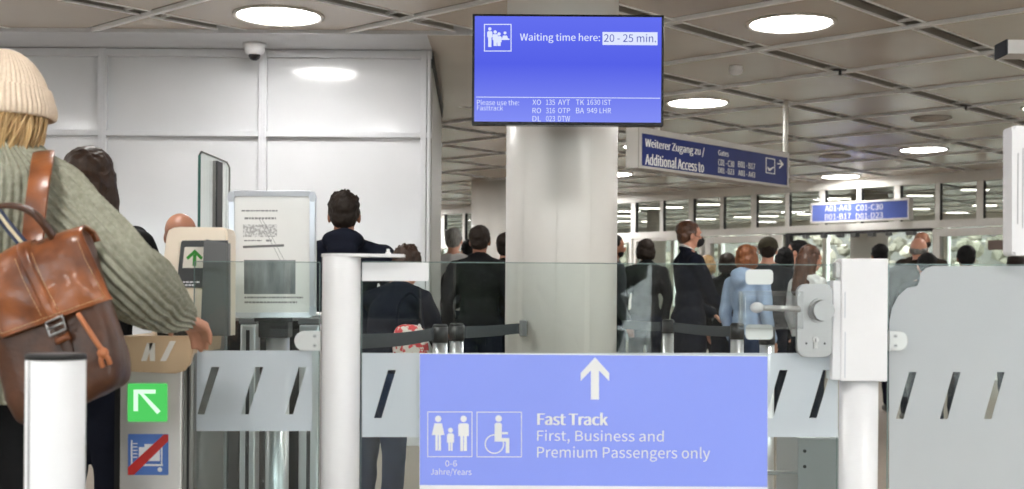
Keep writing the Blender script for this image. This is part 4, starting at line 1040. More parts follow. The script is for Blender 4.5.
def person(label, X_, Y_, h, rz, hair='short', hc='dark', skin=SKIN1, top='jacket', tc=C_BLACK, legs=C_NAVY, armL=None, armR=None, yaw=0.0, pitch=0.0, fem=False, lean=0.0, mask=False, cap=None, vox=.0115, beard=False, collar=None, wide=1.0, shift=0.0, group=None):
    s = h / 1.75
    t = thing('person', label, 'person', (X_, Y_, 0), R(rz), group)
    base = Matrix.Translation((0, shift, 0))
    ln = Matrix.Translation((0, 0, .98 * s)) @ Matrix.Rotation(-R(lean), 4, 'X') @ Matrix.Translation((0, 0, -.98 * s))
    UP = base @ ln
    def u(x, y, z): return UP @ V((x * s * wide if abs(x) < .5 else x * s, y * s, z * s))
    def lo(x, y, z): return base @ V((x * s, y * s, z * s))
    nk = u(0, -.02, 1.50)
    HM = Matrix.Translation(nk) @ Matrix.Rotation(R(yaw), 4, 'Z') @ Matrix.Rotation(R(pitch), 4, 'X') @ Matrix.Translation(-V((0, -.02 * s, 1.50 * s)))
    if lean: HM = Matrix.Translation(nk) @ Matrix.Rotation(R(yaw), 4, 'Z') @ Matrix.Rotation(R(pitch - lean * .6), 4, 'X') @ Matrix.Translation(-V((0, -.02 * s, 1.50 * s)))
    def hd(x, y, z): return HM @ V((x * s, y * s, z * s))
    HR = HM.to_3x3()
    sh = .165 if fem else .185
    # arms
    def arm(side, spec):
        S0 = u(side * sh, -.01, 1.415)
        if spec is None: e, w_ = u(side * (sh + .055), -.03, 1.14), u(side * (sh + .05), .06, .91)
        else: e, w_ = lo(*spec[0]), lo(*spec[1])
        return S0, e, w_
    AL, AR = arm(-1, armL), arm(1, armR)
    bm = nb()
    E = lambda c, r, M=None: ellip(bm, c, tuple(x * s for x in r), M, 3)
    LR = UP.to_3x3()
    # head
    E(hd(0, -.008, 1.662), (.077, .096, .090), HR); E(hd(0, .028, 1.612), (.060, .064, .080), HR); E(hd(0, .052, 1.563), (.034, .032, .026), HR); E(hd(0, -.03, 1.615), (.062, .060, .07), HR)
    capsule(bm, hd(0, .084, 1.650), .009 * s, hd(0, .106, 1.612), .0145 * s, 8); E(hd(-.033, .072, 1.618), (.022, .018, .018), HR); E(hd(.033, .072, 1.618), (.022, .018, .018), HR)
    capsule(bm, hd(-.018, .088, 1.585), .0075 * s, hd(.018, .088, 1.585), .0075 * s, 8); capsule(bm, hd(-.045, .078, 1.662), .010 * s, hd(.045, .078, 1.662), .010 * s, 8)
    for sd in (-1, 1):
        E(hd(sd * .080, -.006, 1.625), (.011, .020, .032), HR)
    capsule(bm, u(0, -.025, 1.42), .062 * s, hd(0, -.018, 1.60), .054 * s, 14)
    # trunk
    E(u(0, -.005, 1.29), (.150 * wide, .105, .19), LR); E(u(0, 0, 1.10), (.132 * wide, .100, .17), LR); E(lo(0, -.01, .94), (.162 * wide, .115, .13))
    capsule(bm, u(-sh + .02, -.01, 1.41), .056 * s, u(sh - .02, -.01, 1.41), .056 * s, 12)
    for sd, A_ in ((-1, AL), (1, AR)):
        capsule(bm, u(sd * .03, -.02, 1.49), .045 * s, u(sd * sh, -.01, 1.42), .050 * s, 12)
        capsule(bm, A_[0], .054 * s, A_[1], .040 * s, 12); capsule(bm, A_[1], .040 * s, A_[2], .027 * s, 12)
        f = (A_[2] - A_[1]).normalized(); n_ = V((-sd, 0, 0)) if abs(f.z) > .6 else V((0, 0, -1))
        hand(bm, A_[2] + f * .01 * s, f, n_, s, .55, side=(1 if abs(f.z) > .6 else sd) , k=1.05)
        hip, kn, an = lo(sd * .09, -.01, .90), lo(sd * .10, .01, .49), lo(sd * .10, -.02, .09)
        capsule(bm, hip, .088 * s, kn, .056 * s, 14); capsule(bm, kn, .056 * s, an, .038 * s, 14)
        capsule(bm, lo(sd * .10, -.04, .045), .038 * s, lo(sd * .115, .15, .035), .030 * s, 10)
    body = link_mesh('person_body', remeshed(bm, vox * s, 3), skin, t)
    tag_parts = []
    # eyes
    for sd in (-1, 1):
        b = nb(); ellip(b, hd(sd * .031, .083, 1.640), (.0125 * s,) * 3, sub=2)
        eo = link('eye', b, mat('eye_white', (.75, .74, .72), .2), None); attach_local(eo, body)
        b = nb(); ellip(b, hd(sd * .031, .0915, 1.640), (.0062 * s,) * 3, sub=2); io = link('iris', b, mat('iris_dark', (.03, .02, .012), .15), None); attach_local(io, body)
    # hair
    if hair not in ('none',):
        bm = nb()
        H_ = lambda c, r: ellip(bm, hd(*c), tuple(x * s for x in r), HR, 3)
        if hair == 'fringe':
            H_((0, -.045, 1.625), (.082, .060, .045)); H_((-.066, -.01, 1.635), (.020, .04, .03)); H_((.066, -.01, 1.635), (.020, .04, .03))
        else:
            H_((0, -.026, 1.684), (.084, .100, .082)); H_((0, -.050, 1.632), (.076, .062, .075)); H_((-.068, -.012, 1.655), (.018, .045, .04)); H_((.068, -.012, 1.655), (.018, .045, .04))
        if hair == 'spiky':
            for k in range(60):
                a, e = random.uniform(0, 6.28), random.uniform(.1, 1.4); d = V((math.cos(a) * math.cos(e), math.sin(a) * math.cos(e), math.sin(e)))
                p = V((0, -.026, 1.684)) + V((d.x * .076, d.y * .09, d.z * .075)); capsule(bm, hd(*p), .012 * s, hd(*(p + d * random.uniform(.006, .016) + V((0, 0, .006)))), .005 * s, 6)
        if hair == 'bob':
            H_((0, -.045, 1.62), (.094, .075, .10)); H_((-.078, -.005, 1.62), (.024, .05, .08)); H_((.078, -.005, 1.62), (.024, .05, .08)); H_((0, .03, 1.715), (.07, .05, .04))
        if hair == 'long':
            H_((0, -.045, 1.62), (.090, .072, .10)); capsule(bm, hd(0, -.06, 1.62), .085 * s, u(0, -.115, 1.36), .060 * s, 14)
            for sd in (-1, 1): capsule(bm, hd(sd * .062, -.02, 1.66), .034 * s, hd(sd * .085, -.03, 1.50), .032 * s, 10); capsule(bm, hd(sd * .085, -.03, 1.50), .032 * s, u(sd * .09, -.075, 1.34), .022 * s, 10)
        if hair == 'bun':
            H_((0, -.115, 1.70), (.036, .034, .036)); H_((0, -.05, 1.62), (.078, .06, .07))
        me = remeshed(bm, (.0065 if vox < .009 else .009) * s, 2)
        displace(me, lambda c: (noise.noise(c * 34 / s) * .006 + noise.noise(c * 90 / s) * .003) * s)
        link_mesh('hair', me, HAIRM[hc], t)
    if beard:
        bm = nb(); ellip(bm, hd(0, .040, 1.572), tuple(x * s for x in (.058, .050, .040)), HR)
        link_mesh('beard', remeshed(bm, .007 * s, 2), HAIRM[hc], t)
    if mask:
        bm = nb(); ellip(bm, hd(0, .062, 1.590), tuple(x * s for x in (.055, .062, .052)), HR); capsule(bm, hd(0, .10, 1.60), .022 * s, hd(0, .122, 1.597), .010 * s, 10)
        mo = link_mesh('face_mask', remeshed(bm, .007 * s, 3), mat('mask_black', (.006, .006, .007), .7), t)
        b = nb()
        for sd in (-1, 1): tube(b, [hd(sd * .050, .07, 1.60 + q) for q in (.02,)] + [hd(sd * .078, .02, 1.632), hd(sd * .088, -.012, 1.642)], .0022 * s, 6)
        attach_local(link('ear_loop', b, C_BLACK, None), mo)
    if cap:
        bm = nb(); b = nb()
        E2 = Matrix.Identity(3)
        ellip(bm, hd(0, -.016, 1.690), tuple(x * s for x in (.094, .112, .080)), HR); capsule(bm, hd(-.088, -.016, 1.668), .012 * s, hd(.088, -.016, 1.668), .012 * s, 8)
        co_ = link_mesh('cap', remeshed(bm, .007 * s, 3), cap, t)
        n_ = 12; top_ = []; bot_ = []
        pts = [(-.075, .06)] + [(.075 * math.sin(R(-90 + 180 * k / n_)), .075 + .085 * math.cos(R(-90 + 180 * k / n_))) for k in range(n_ + 1)] + [(.075, .06)]
        A_ = [b.verts.new(hd(x, y, 1.682 - .3 * x * x / .02 * .02)) for x, y in pts]; B_ = [b.verts.new(hd(x, y, 1.675 - .3 * x * x / .02 * .02)) for x, y in pts]
        b.faces.new(A_); b.faces.new(B_[::-1])
        for k in range(len(pts)): b.faces.new((A_[k], A_[(k + 1) % len(pts)], B_[(k + 1) % len(pts)], B_[k]))
        attach_local(link('visor', b, cap, None), co_)
    Ec = lambda c, r, M=None: ellip(bm, c, tuple(x * s + .014 * s for x in r), M, 3); g = .014 * s
    if top != 'none':
        # clothes
        bm = nb(); g = .014 * s
        Ec = lambda c, r, M=None: ellip(bm, c, tuple(x * s + g for x in r), M, 3)
        Ec(u(0, -.005, 1.29), (.152 * wide, .108, .19), LR); Ec(u(0, 0, 1.10), (.138 * wide, .104, .17), LR); Ec(u(0, -.005, .98) if lean < 20 else lo(0, -.01, .96), (.160 * wide, .118, .11), LR)
        capsule(bm, u(-sh + .02, -.01, 1.41), .058 * s + g, u(sh - .02, -.01, 1.41), .058 * s + g, 14)
        capsule(bm, u(0, -.032, 1.38), .066 * s + g * .5, u(0, -.030, 1.475), .056 * s + g * .5, 14)
        for sd, A_ in ((-1, AL), (1, AR)):
            capsule(bm, u(sd * .040, -.025, 1.468), .046 * s + g * .9, u(sd * sh, -.01, 1.42), .050 * s + g, 12)
            if top == 'tee': capsule(bm, A_[0], .056 * s + g, A_[0].lerp(A_[1], .6), .050 * s + g, 12)
            else: capsule(bm, A_[0], .056 * s + g, A_[1], .044 * s + g, 12); capsule(bm, A_[1], .044 * s + g, A_[1].lerp(A_[2], .93), .034 * s + g, 12)
        if top in ('jacket', 'coat', 'hoodie'):
            for k in range(14):
                a0, a1 = 2 * math.pi * k / 14, 2 * math.pi * (k + 1) / 14
                zc_ = 1.515 if top != 'hoodie' else 1.525
                f_ = lambda a: u(.066 * math.cos(a), -.022 + .062 * math.sin(a), zc_ - .022 * math.sin(a))
                capsule(bm, f_(a0), .017 * s, f_(a1), .017 * s, 8)
        if top == 'hoodie':
            ellip(bm, u(0, -.085, 1.495), tuple(x * s for x in (.112, .070, .070)), LR); ellip(bm, u(0, -.125, 1.44), tuple(x * s for x in (.085, .045, .06)), LR)
        if top == 'coat':
            capsule(bm, lo(-.05, -.01, .95), .13 * s, lo(-.06, -.01, .72), .13 * s, 14); capsule(bm, lo(.05, -.01, .95), .13 * s, lo(.06, -.01, .72), .13 * s, 14)
        me = remeshed(bm, (.011 if vox < .009 else .017) * s, 3)
        displace(me, lambda c: (noise.noise(c * 9 / s) * .010 + noise.noise(c * 24 / s) * .003) * s)
        link_mesh({'jacket': 'jacket', 'coat': 'coat', 'hoodie': 'hooded_jacket', 'tee': 'shirt', 'sweater': 'sweater'}[top], me, tc, t)
        if collar:
            bm = nb()
            for k in range(14):
                a0, a1 = 2 * math.pi * k / 14, 2 * math.pi * (k + 1) / 14; f_ = lambda a: u(.058 * math.cos(a), -.015 + .062 * math.sin(a), 1.525 - .035 * math.sin(a))
                capsule(bm, f_(a0), .012 * s, f_(a1), .012 * s, 8)
            link_mesh('shirt_collar', remeshed(bm, .007 * s, 2), collar, t)

    bm = nb()
    Ec(lo(0, -.01, .94), (.160 * wide, .114, .12))
    for sd in (-1, 1):
        capsule(bm, lo(sd * .09, -.01, .90), .090 * s + g * .7, lo(sd * .10, .01, .49), .060 * s + g, 14); capsule(bm, lo(sd * .10, .01, .49), .060 * s + g, lo(sd * .10, -.02, .12), .046 * s + g, 14)
    me = remeshed(bm, .018 * s, 2)
    displace(me, lambda c: noise.noise(c * 11 / s) * .009 * s)
    link_mesh('trousers', me, legs, t)
    for sd in (-1, 1):
        bm = nb(); capsule(bm, lo(sd * .10, -.045, .052), .046 * s, lo(sd * .116, .165, .042), .036 * s, 12); capsule(bm, lo(sd * .10, -.03, .06), .045 * s, lo(sd * .10, -.03, .12), .044 * s, 12)
        me = remeshed(bm, .013 * s, 2)
        for v in me.vertices: v.co.z = max(v.co.z, .003)
        link_mesh('shoe', me, SHOE, t)
    return t, u, hd

def attach_local(o, parent): o.parent = parent

def PX(px, d, py=250): return P(px, py, d).x
def at(px, ytop, d):
    """standing height whose crown shows at photo row ytop at distance d"""
    return P(px, ytop, d).z
def who(label, px, ytop, d, rz, **k):
    return person(label, PX(px, d), d, at(px, ytop, d), rz, **k)

PPL = 'travellers in the queue'
who('man seen from behind with spiky dark hair and navy hooded jacket before the booth', 344, 194.5, 6.4, 4, hair='spiky', hc='dark', skin=SKIN2, top='hoodie', tc=C_NAVY, vox=.007, armR=((.30, .12, 1.16), (.40, .34, 1.10)), armL=((-.30, .02, 1.16), (-.26, .22, 1.0)), wide=1.12)
who('brown haired person bending forward and reaching over beside the navy jacket man', 393, 238, 6.0, -30, hair='spiky', hc='chestnut', top='sweater', tc=C_NAVY, legs=C_JEAN, lean=24, shift=-.10, pitch=-12, armL=((-.16, .42, 1.10), (-.10, .62, .96)), armR=((.22, .34, 1.08), (.12, .58, .92)), vox=.008)
who('grey haired man in a white shirt left of the distant column', 454, 229, 12.75, -14, hair='short', hc='grey', top='tee', tc=C_WHITE, legs=C_NAVY)
who('dark haired person between the grey haired man and the black jacket man', 468.5, 240.5, 14.2, 10, hc='black', tc=C_BLACK)
who('grey-brown haired man in black jacket right before the distant column', 480, 227, 9.6, -8, hair='short', hc='dark', skin=SKIN2, tc=C_BLACK, wide=1.1)
who('person in dark jacket half hidden behind the left side of the thick column', 507, 234, 9.9, -15, hair='short', hc='dark', tc=C_BROWN)
who('dark haired man in profile just right of the thick column', 615, 235, 12.0, -80, hair='short', hc='black', skin=SKIN2, tc=C_CHAR, beard=True)
who('brown haired person seen from behind before the door wall left of the masked man', 645.5, 240, 13.0, 12, hair='bob', hc='dark', tc=C_BLACK)
who('tall man in dark jacket and black face mask facing right', 690, 222, 10.6, -78, hair='short', hc='brown', skin=SKIN1, top='coat', tc=C_NAVY, legs=C_NAVY, mask=True, collar=C_WHITE, armR=((.10, .16, 1.12), (.12, .36, .98)), armL=((-.24, .03, 1.12), (-.14, .26, .98)), vox=.007)
who('fair haired short person right behind the masked man', 708, 256, 13.4, -30, hair='bob', hc='blond', tc=C_GREYC)
who('short dark haired person with red straps between the masked man and the blue hoodie', 728, 254, 12.2, -25, hair='bob', hc='dark', tc=C_BLACK, mask=True)
who('auburn haired person in a light blue hooded jacket facing right', 748, 246, 9.9, -52, hair='bob', hc='red', top='hoodie', tc=C_LBLUE, legs=C_JEAN)
who('man in olive cap and charcoal shirt seen from behind', 768, 238.5, 11.4, -14, hair='short', hc='dark', skin=SKIN1, top='tee', tc=C_CHAR, cap=C_OLIVE)
who('black haired person close to the right of the olive cap', 784.5, 248.5, 12.4, 0, hair='bob', hc='black', tc=C_BLACK)
who('black haired person with cheek visible behind the brown haired woman', 796.5, 241, 12.9, 62, hair='short', hc='black', skin=SKIN1, tc=C_GREYC)
who('brown haired woman in white top facing right beside the lock housing', 809, 246, 9.8, -66, hair='long', hc='brown', top='sweater', tc=C_WHITE, fem=True, pitch=-10)
who('dark haired person peeking above the white lock housing', 879.5, 245, 12.6, 0, hair='short', hc='black', skin=SKIN2, tc=C_BLACK)
who('tall balding man behind the grey fringed bald man', 921.5, 232, 13.4, 5, hair='fringe', hc='dark', skin=SKIN2, tc=C_BROWN, wide=1.1)
who('bald man with grey fringe and dark brown jacket at the right gate glass', 918.5, 238, 11.6, -12, hair='fringe', hc='grey', skin=SKIN1, tc=C_BROWN, wide=1.15)
who('short black haired person in front of the bald men', 926.5, 254, 10.0, 0, hair='short', hc='black', tc=C_BLACK)
who('black haired man seen from behind alone right of the bald men', 966, 246.5, 11.0, -8, hair='short', hc='black', skin=SKIN2, tc=C_CHAR)
who('brown haired person just below the white reader at the right edge', 1015, 254.5, 11.6, 4, hair='short', hc='dark', skin=SKIN2, tc=C_CHAR)
who('bald man stooping behind the ticket reader', 181, 213.5, 5.4, -6, hair='none', skin=SKIN2, tc=C_BLACK, armL=((-.26, .05, 1.64), (-.36, .20, 1.44)))
who('dark long haired person in black close behind the woman in the knit sweater', 91, 151, 3.95, -4, hair='long', hc='chestnut', fem=True, tc=C_BLACK, vox=.007, armR=((.24, .12, 1.16), (.20, .34, 1.12)))
# ================================================================ WOMAN IN THE FOREGROUND
wd = 2.93; wx = P(5, 100, wd).x; wh = 1.695; wrz = -12
W2L = (Matrix.Translation((wx, wd, 0)) @ Matrix.Rotation(R(wrz), 4, 'Z')).inverted()
sW = wh / 1.75
def loc(p):                       # world point -> person builder units
    q = W2L @ V(p); return (q.x / sW, q.y / sW, q.z / sW)
elb, wri = P(117, 276, 2.80), P(178, 315, 3.06)
el_l, wr_l = P(-112, 300, 2.9), P(-80, 330, 3.15)
tw, uW, hW = person('woman in cream beanie and chunky sage knit sweater reaching to the ticket reader', wx, wd, wh, wrz, hair='none', skin=SKIN1, top='none', legs=C_BLACK, armR=(loc(elb), loc(wri)), armL=(loc(el_l), loc(wr_l)), fem=True, vox=.006, pitch=-4, yaw=-8)

def world_part(name, bm, m, parent=None, smooth=True):
    return link(name, bm, m, parent or tw, smooth)

KNIT = mat('sage_knit', srgb(172, 171, 156), .9, col2=srgb(138, 139, 122), nscale=70, bump=(420, .35, .004), spec=.1)
def knit_tube(bm, pts, rx, ry, side, nrib, ribamp=.0075, n_around=None, step=.0042, stitch=.015, fade=0, closed_ends=True):
    """knitted tube along pts; rx, ry radii lists (same length as pts); side = reference axis"""
    K = len(pts); P_ = spline(pts, 30); Rx = spline([(r, 0, 0) for r in rx], 30); Ry = spline([(r, 0, 0) for r in ry], 30)
    cum = [0]
    for a, b in zip(P_, P_[1:]): cum.append(cum[-1] + (b - a).length)
    N = max(2, int(cum[-1] / step)); rings = []; j = 0; na = n_around or nrib * 7
    for i in range(N + 1):
        L_ = cum[-1] * i / N
        while j < len(cum) - 2 and cum[j + 1] < L_: j += 1
        f = (L_ - cum[j]) / max(cum[j + 1] - cum[j], 1e-9); c = P_[j].lerp(P_[j + 1], f); r1 = Rx[j].x + (Rx[j + 1].x - Rx[j].x) * f; r2 = Ry[j].x + (Ry[j + 1].x - Ry[j].x) * f
        t = (P_[min(j + 3, len(P_) - 1)] - P_[max(j - 2, 0)]).normalized(); a = (V(side) - t * V(side).dot(t)).normalized(); b = t.cross(a); ring = []
        for k in range(na):
            th = 2 * math.pi * k / na; x = nrib * th; cr = math.cos(x)
            d = ribamp * (abs(math.cos(x / 2)) ** .6 * 2 - 1) + 0.0020 * math.cos(2 * math.pi * L_ / stitch + (1.2 if math.sin(x) > 0 else -1.2)) * abs(math.sin(x))
            w_ = noise.noise(c * 7 + V((math.cos(th), math.sin(th), 0)) * 1.3) * .014
            ring.append(bm.verts.new(c + a * math.cos(th) * (r1 + d + w_) + b * math.sin(th) * (r2 + d + w_)))
        rings.append(ring)
    for A_, B_ in zip(rings, rings[1:]):
        for k in range(na): bm.faces.new((A_[k], A_[(k + 1) % na], B_[(k + 1) % na], B_[k])).smooth = True
    if closed_ends:
        for g in (rings[0], rings[-1]):
            c = sum((v.co for v in g), V()) / len(g); cv = bm.verts.new(c)
            for k in range(na): bm.faces.new((g[k], g[(k + 1) % na], cv))
sx = V((math.cos(R(wrz)), math.sin(R(wrz)), 0))
bm = nb(); C_ = lambda z, dx=0, dy=0: V((wx + dx, wd - .01 + dy, z))
knit_tube(bm, [C_(.885), C_(.96), C_(1.10), C_(1.24), C_(1.34), C_(1.40), C_(1.437), C_(1.462), C_(1.487)], [.205, .20, .185, .195, .200, .190, .150, .108, .080], [.15, .148, .14, .148, .14, .13, .112, .09, .075], sx, 66)
sweater = world_part('sweater', bm, KNIT)
L2W = W2L.inverted(); shoulder = L2W @ uW(.165, -.01, 1.40); inner = L2W @ uW(.055, -.02, 1.435)
bm = nb(); knit_tube(bm, [inner, shoulder + V((-.034, 0, -.002)), shoulder.lerp(elb, .5) + V((-.008, 0, .0)), elb + V((.004, .0, .005)), elb.lerp(wri, .45) + V((.004, 0, .004)), elb.lerp(wri, .80), wri + (wri - elb).normalized() * .012], [.068, .086, .080, .085, .076, .060, .040], [.066, .082, .078, .082, .072, .056, .038], V((0, -1, 0)), 27, ribamp=.008)
world_part('sleeve', bm, KNIT, sweater)
shl, inl = L2W @ uW(-.165, -.01, 1.40), L2W @ uW(-.055, -.02, 1.435)
bm = nb(); knit_tube(bm, [inl, shl, shl.lerp(el_l, .5), el_l, el_l.lerp(wr_l, .5), wr_l], [.052, .080, .085, .080, .065, .042], [.05, .076, .08, .078, .062, .04], V((0, -1, 0)), 30, n_around=120, step=.008)
world_part('sleeve', bm, KNIT, sweater)

# beanie
BEAN = mat('cream_beanie', srgb(236, 218, 198), .95, col2=srgb(222, 202, 180), nscale=120, bump=(500, .4, .003), spec=.1)
def ribbed(bm, c, prof, nrib, amp, sy=1.12, tilt=0):
    na = nrib * 6; rings = []; M = Matrix.Rotation(R(tilt), 3, 'Y')
    for r, z in prof:
        rings.append([bm.verts.new(V(c) + M @ V(((r + amp * min(1, r / .06) * math.cos(nrib * 2 * math.pi * k / na)) * math.cos(2 * math.pi * k / na), sy * (r + amp * min(1, r / .06) * math.cos(nrib * 2 * math.pi * k / na)) * math.sin(2 * math.pi * k / na), z))) for k in range(na)])
    for A_, B_ in zip(rings, rings[1:]):
        for k in range(na): bm.faces.new((A_[k], A_[(k + 1) % na], B_[(k + 1) % na], B_[k])).smooth = True
hz = lambda y: P(6, y, wd).z
hc = V((P(4, 90, wd).x, wd, 0)); z0 = hz(90)
def prof(l): 
    q = spline([(r, hz(y), 0) for r, y in l], 6); return [(p.x, p.y) for p in q]
bm = nb(); ribbed(bm, hc, prof([(.094, 100), (.098, 92), (.093, 84), (.084, 75), (.070, 66), (.055, 59), (.036, 53), (.016, 50), (.002, 49.6)]), 56, .0013)
bean = world_part('beanie', bm, BEAN)
bm = nb(); ribbed(bm, hc, prof([(.096, 92), (.099, 88.5), (.104, 91), (.110, 100), (.1155, 108), (.116, 114), (.113, 118), (.106, 118.5), (.101, 114), (.097, 104), (.095, 95)]), 60, .0016)
world_part('beanie_cuff', bm, BEAN, bean)
# blond hair gathered into the collar
bm = nb()
hair_c = lambda y, dx=0, dy=0: V((P(2 + dx, y, wd).x, wd - .012 + dy, P(2, y, wd).z))
for y, rx, ry in ((112, .094, .105), (122, .098, .108), (134, .095, .10), (146, .090, .092), (156, .082, .082)): ellip(bm, hair_c(y), (rx, ry, .036), sub=3)
me = remeshed(bm, .006, 4)
displace(me, lambda c: noise.noise(V((c.x * 60, c.y * 60, c.z * 5))) * .006)
me.transform(parent_inv(tw)); hr = link_mesh('hair', me, HAIRM['blond'], tw); WORLD[hr.name] = WORLD[tw.name]
bm = nb()
for k in range(190):
    a = R(random.uniform(175, 375)); r0 = random.uniform(.094, .106)
    p0 = hair_c(113) + V((math.cos(a) * r0, math.sin(a) * r0 * 1.1, 0)); a1 = a - R(random.uniform(6, 34)); r1 = random.uniform(.080, .098)
    p2 = hair_c(158) + V((math.cos(a1) * r1, math.sin(a1) * r1 * 1.02, random.uniform(-.01, .01))); p1 = p0.lerp(p2, .5) + V((math.cos((a + a1) / 2), math.sin((a + a1) / 2), 0)) * random.uniform(.004, .012)
    tube(bm, spline([p0, p1, p2], 4), [random.uniform(.0016, .0034)] * 9, 5)
world_part('hair_strand', bm, mat('hair_strands_blond', (.66, .46, .22), .4, col2=(.42, .26, .11), nscale=30), hr)['kind'] = 'stuff'

# ---------------------------------------------------------------- backpack
LEA = mat('brown_leather', srgb(158, 92, 50), .34, col2=srgb(84, 44, 25), nscale=10, contrast=.17, bump=(70, .25, .004), coat=.15)
LEAD = mat('dark_leather', srgb(94, 55, 32), .40, col2=srgb(50, 29, 17), nscale=11, contrast=.2, bump=(70, .3, .004))
THR = mat('tan_thread', srgb(196, 160, 120), .7)
bc = P(54.5, 328, 2.66); aa, bb = R(24), R(18)
BM = Matrix(((math.cos(aa), 0, -math.sin(bb), bc.x), (-.10, 1, .04, bc.y), (math.sin(aa), 0, math.cos(bb), bc.z), (0, 0, 0, 1)))
t = thing('backpack', 'worn brown leather backpack with flap, strap and cord on the knit sweater back', 'backpack', bc)
hw, hh, hd_ = .130, .166, .070
def soft(bm, M, amp, cuts=0):
    if cuts: bmesh.ops.subdivide_edges(bm, edges=[e for e in bm.edges], cuts=cuts, use_grid_fill=True)
    for v in bm.verts:
        v.co += v.normal * (noise.noise(v.co * 9) * amp + noise.noise(v.co * 26) * amp * .35)
    bmesh.ops.transform(bm, matrix=M, verts=bm.verts)
bm = nb(); n = 26
def pill(bm, hw, hd, hh, n=28, e=3.2):
    """cushion: superellipsoid"""
    sg = lambda x, p: math.copysign(abs(x) ** p, x); rings = []
    for i in range(n + 1):
        ph = -math.pi / 2 + math.pi * i / n; row = []
        for k in range(2 * n):
            th = 2 * math.pi * k / (2 * n); cp = sg(math.cos(ph), 2 / e)
            row.append(bm.verts.new((hw * cp * sg(math.cos(th), 2 / e), hd * cp * sg(math.sin(th), 2 / 2.4), hh * sg(math.sin(ph), 2 / e))))
        rings.append(row)
    for A_, B_ in zip(rings, rings[1:]):
        for k in range(2 * n): bm.faces.new((A_[k], A_[(k + 1) % (2 * n)], B_[(k + 1) % (2 * n)], B_[k])).smooth = True
pill(bm, hw + .008, hd_, hh + .008, 40, 6.5); bmesh.ops.remove_doubles(bm, verts=bm.verts, dist=1e-5); bm.normal_update(); soft(bm, BM, .010)
bag = world_part('bag_body', bm, LEAD, t)
def sheet(bm, prof, x0, x1, nx, th, wav=.004, round_=0.0, M=None):
    """curved leather sheet: prof = list of (y, z) in bag space, wide along x"""
    q = spline([(0, y, z) for y, z in prof], 8); top_, bot_ = [], []
    for i, p in enumerate(q):
        tn = (q[min(i + 1, len(q) - 1)] - q[max(i - 1, 0)]).normalized(); nr = V((0, tn.z, -tn.y)) * -1
        r1, r2 = [], []
        for k in range(nx + 1):
            f = k / nx; x = x0 + (x1 - x0) * f; edge = 1 - abs(2 * f - 1) ** 6
            w_ = noise.noise(V((x * 16, p.y * 16, p.z * 16))) * wav * 2.2 + noise.noise(V((x * 5, p.y * 5, p.z * 5 + 4))) * wav * 2
            base = V((x, p.y, p.z)) + V((0, .012 * (1 - edge) * (1 if p.y < -.03 else 0), 0)) + nr * w_
            r1.append(bm.verts.new(base + nr * th)); r2.append(bm.verts.new(base))
        top_.append(r1); bot_.append(r2)
    m_ = len(q)
    for i in range(m_ - 1):
        for k in range(nx):
            bm.faces.new((top_[i][k], top_[i][k + 1], top_[i + 1][k + 1], top_[i + 1][k])).smooth = True; bm.faces.new((bot_[i][k], bot_[i + 1][k], bot_[i + 1][k + 1], bot_[i][k + 1])).smooth = True
        for k in (0, nx): bm.faces.new((top_[i][k], top_[i + 1][k], bot_[i + 1][k], bot_[i][k]))
    for i in (0, m_ - 1):
        for k in range(nx): bm.faces.new((top_[i][k], top_[i][k + 1], bot_[i][k + 1], bot_[i][k]))
    bmesh.ops.transform(bm, matrix=M or BM, verts=bm.verts)
SHR = Matrix(((1, 0, -.186, .031), (0, 1, 0, 0), (-.08, 0, 1, .002), (0, 0, 0, 1))); BMF = BM @ SHR
flap_prof = [(.055, .150), (.045, .176), (.0, .186), (-.050, .178), (-.076, .150), (-.084, .10), (-.088, .04), (-.088, .004)]
bm = nb(); sheet(bm, flap_prof, -.118, .136, 34, .004, M=BMF); flap = world_part('flap', bm, LEA, t)
def bp(x, y, z): return BM @ V((x, y, z))
def fp(x, y, z): return BMF @ V((x, y, z))
def surf(x, z):  # front of the flap
    e = 1 - abs(2 * (x + .118) / .254 - 1) ** 6
    return -.0925 + .012 * (1 - e) + (0 if z < .10 else (z - .10) * .30)
bm = nb()
def stitches(bm, path, dash=.0055, gap=.0025, r=.0009):
    for a, b in zip(path, path[1:]):
        L_ = (b - a).length; d = (b - a) / L_; s_ = 0
        while s_ < L_: e = min(s_ + dash, L_); cyl(bm, a + d * s_, a + d * e, r, seg=5); s_ += dash + gap
stitches(bm, [fp(x, surf(x, .01) - .004, .012) for x in [-.108 + .234 * k / 16 for k in range(17)]])
for xx in (.126, -.108): stitches(bm, [fp(xx, surf(xx, z) - .004, z) for z in (.012, .04, .07, .10, .13, .15)])
for xo in (-.011, .027): stitches(bm, [fp(xo, surf(xo, z) - .0045, z) for z in (.02, .05, .08, .11, .14, .155)])
world_part('stitching', bm, THR, flap)['kind'] = 'stuff'
bm = nb(); sheet(bm, [(.01, .1885), (-.050, .1845), (-.080, .154), (-.0895, .10), (-.0935, .04), (-.0935, .002)], -.008, .024, 6, .003, .002, M=BMF); world_part('centre_strip', bm, LEA, flap)
bm = nb(); sheet(bm, [(-.082, .03), (-.087, -.01), (-.085, -.05), (-.082, -.10)], .028, .054, 6, .004, .001); cs = world_part('closing_strap', bm, LEAD, t)
bm = nb()
q = [bp(x, -.098, z) for x, z in ((.022, .004), (.060, .004), (.060, -.024), (.022, -.024), (.022, .004))]; tube(bm, q, .0028, 8); tube(bm, [bp(.022, -.099, -.010), bp(.060, -.099, -.010)], .0022, 8); world_part('buckle', bm, STEEL, cs)
bm = nb(); sheet(bm, [(-.090, -.030), (-.096, -.034), (-.096, -.042), (-.090, -.046)], .023, .059, 6, .004, .0); world_part('keeper_loop', bm, LEA, cs)
COR = mat('cord_leather', srgb(176, 108, 68), .5)
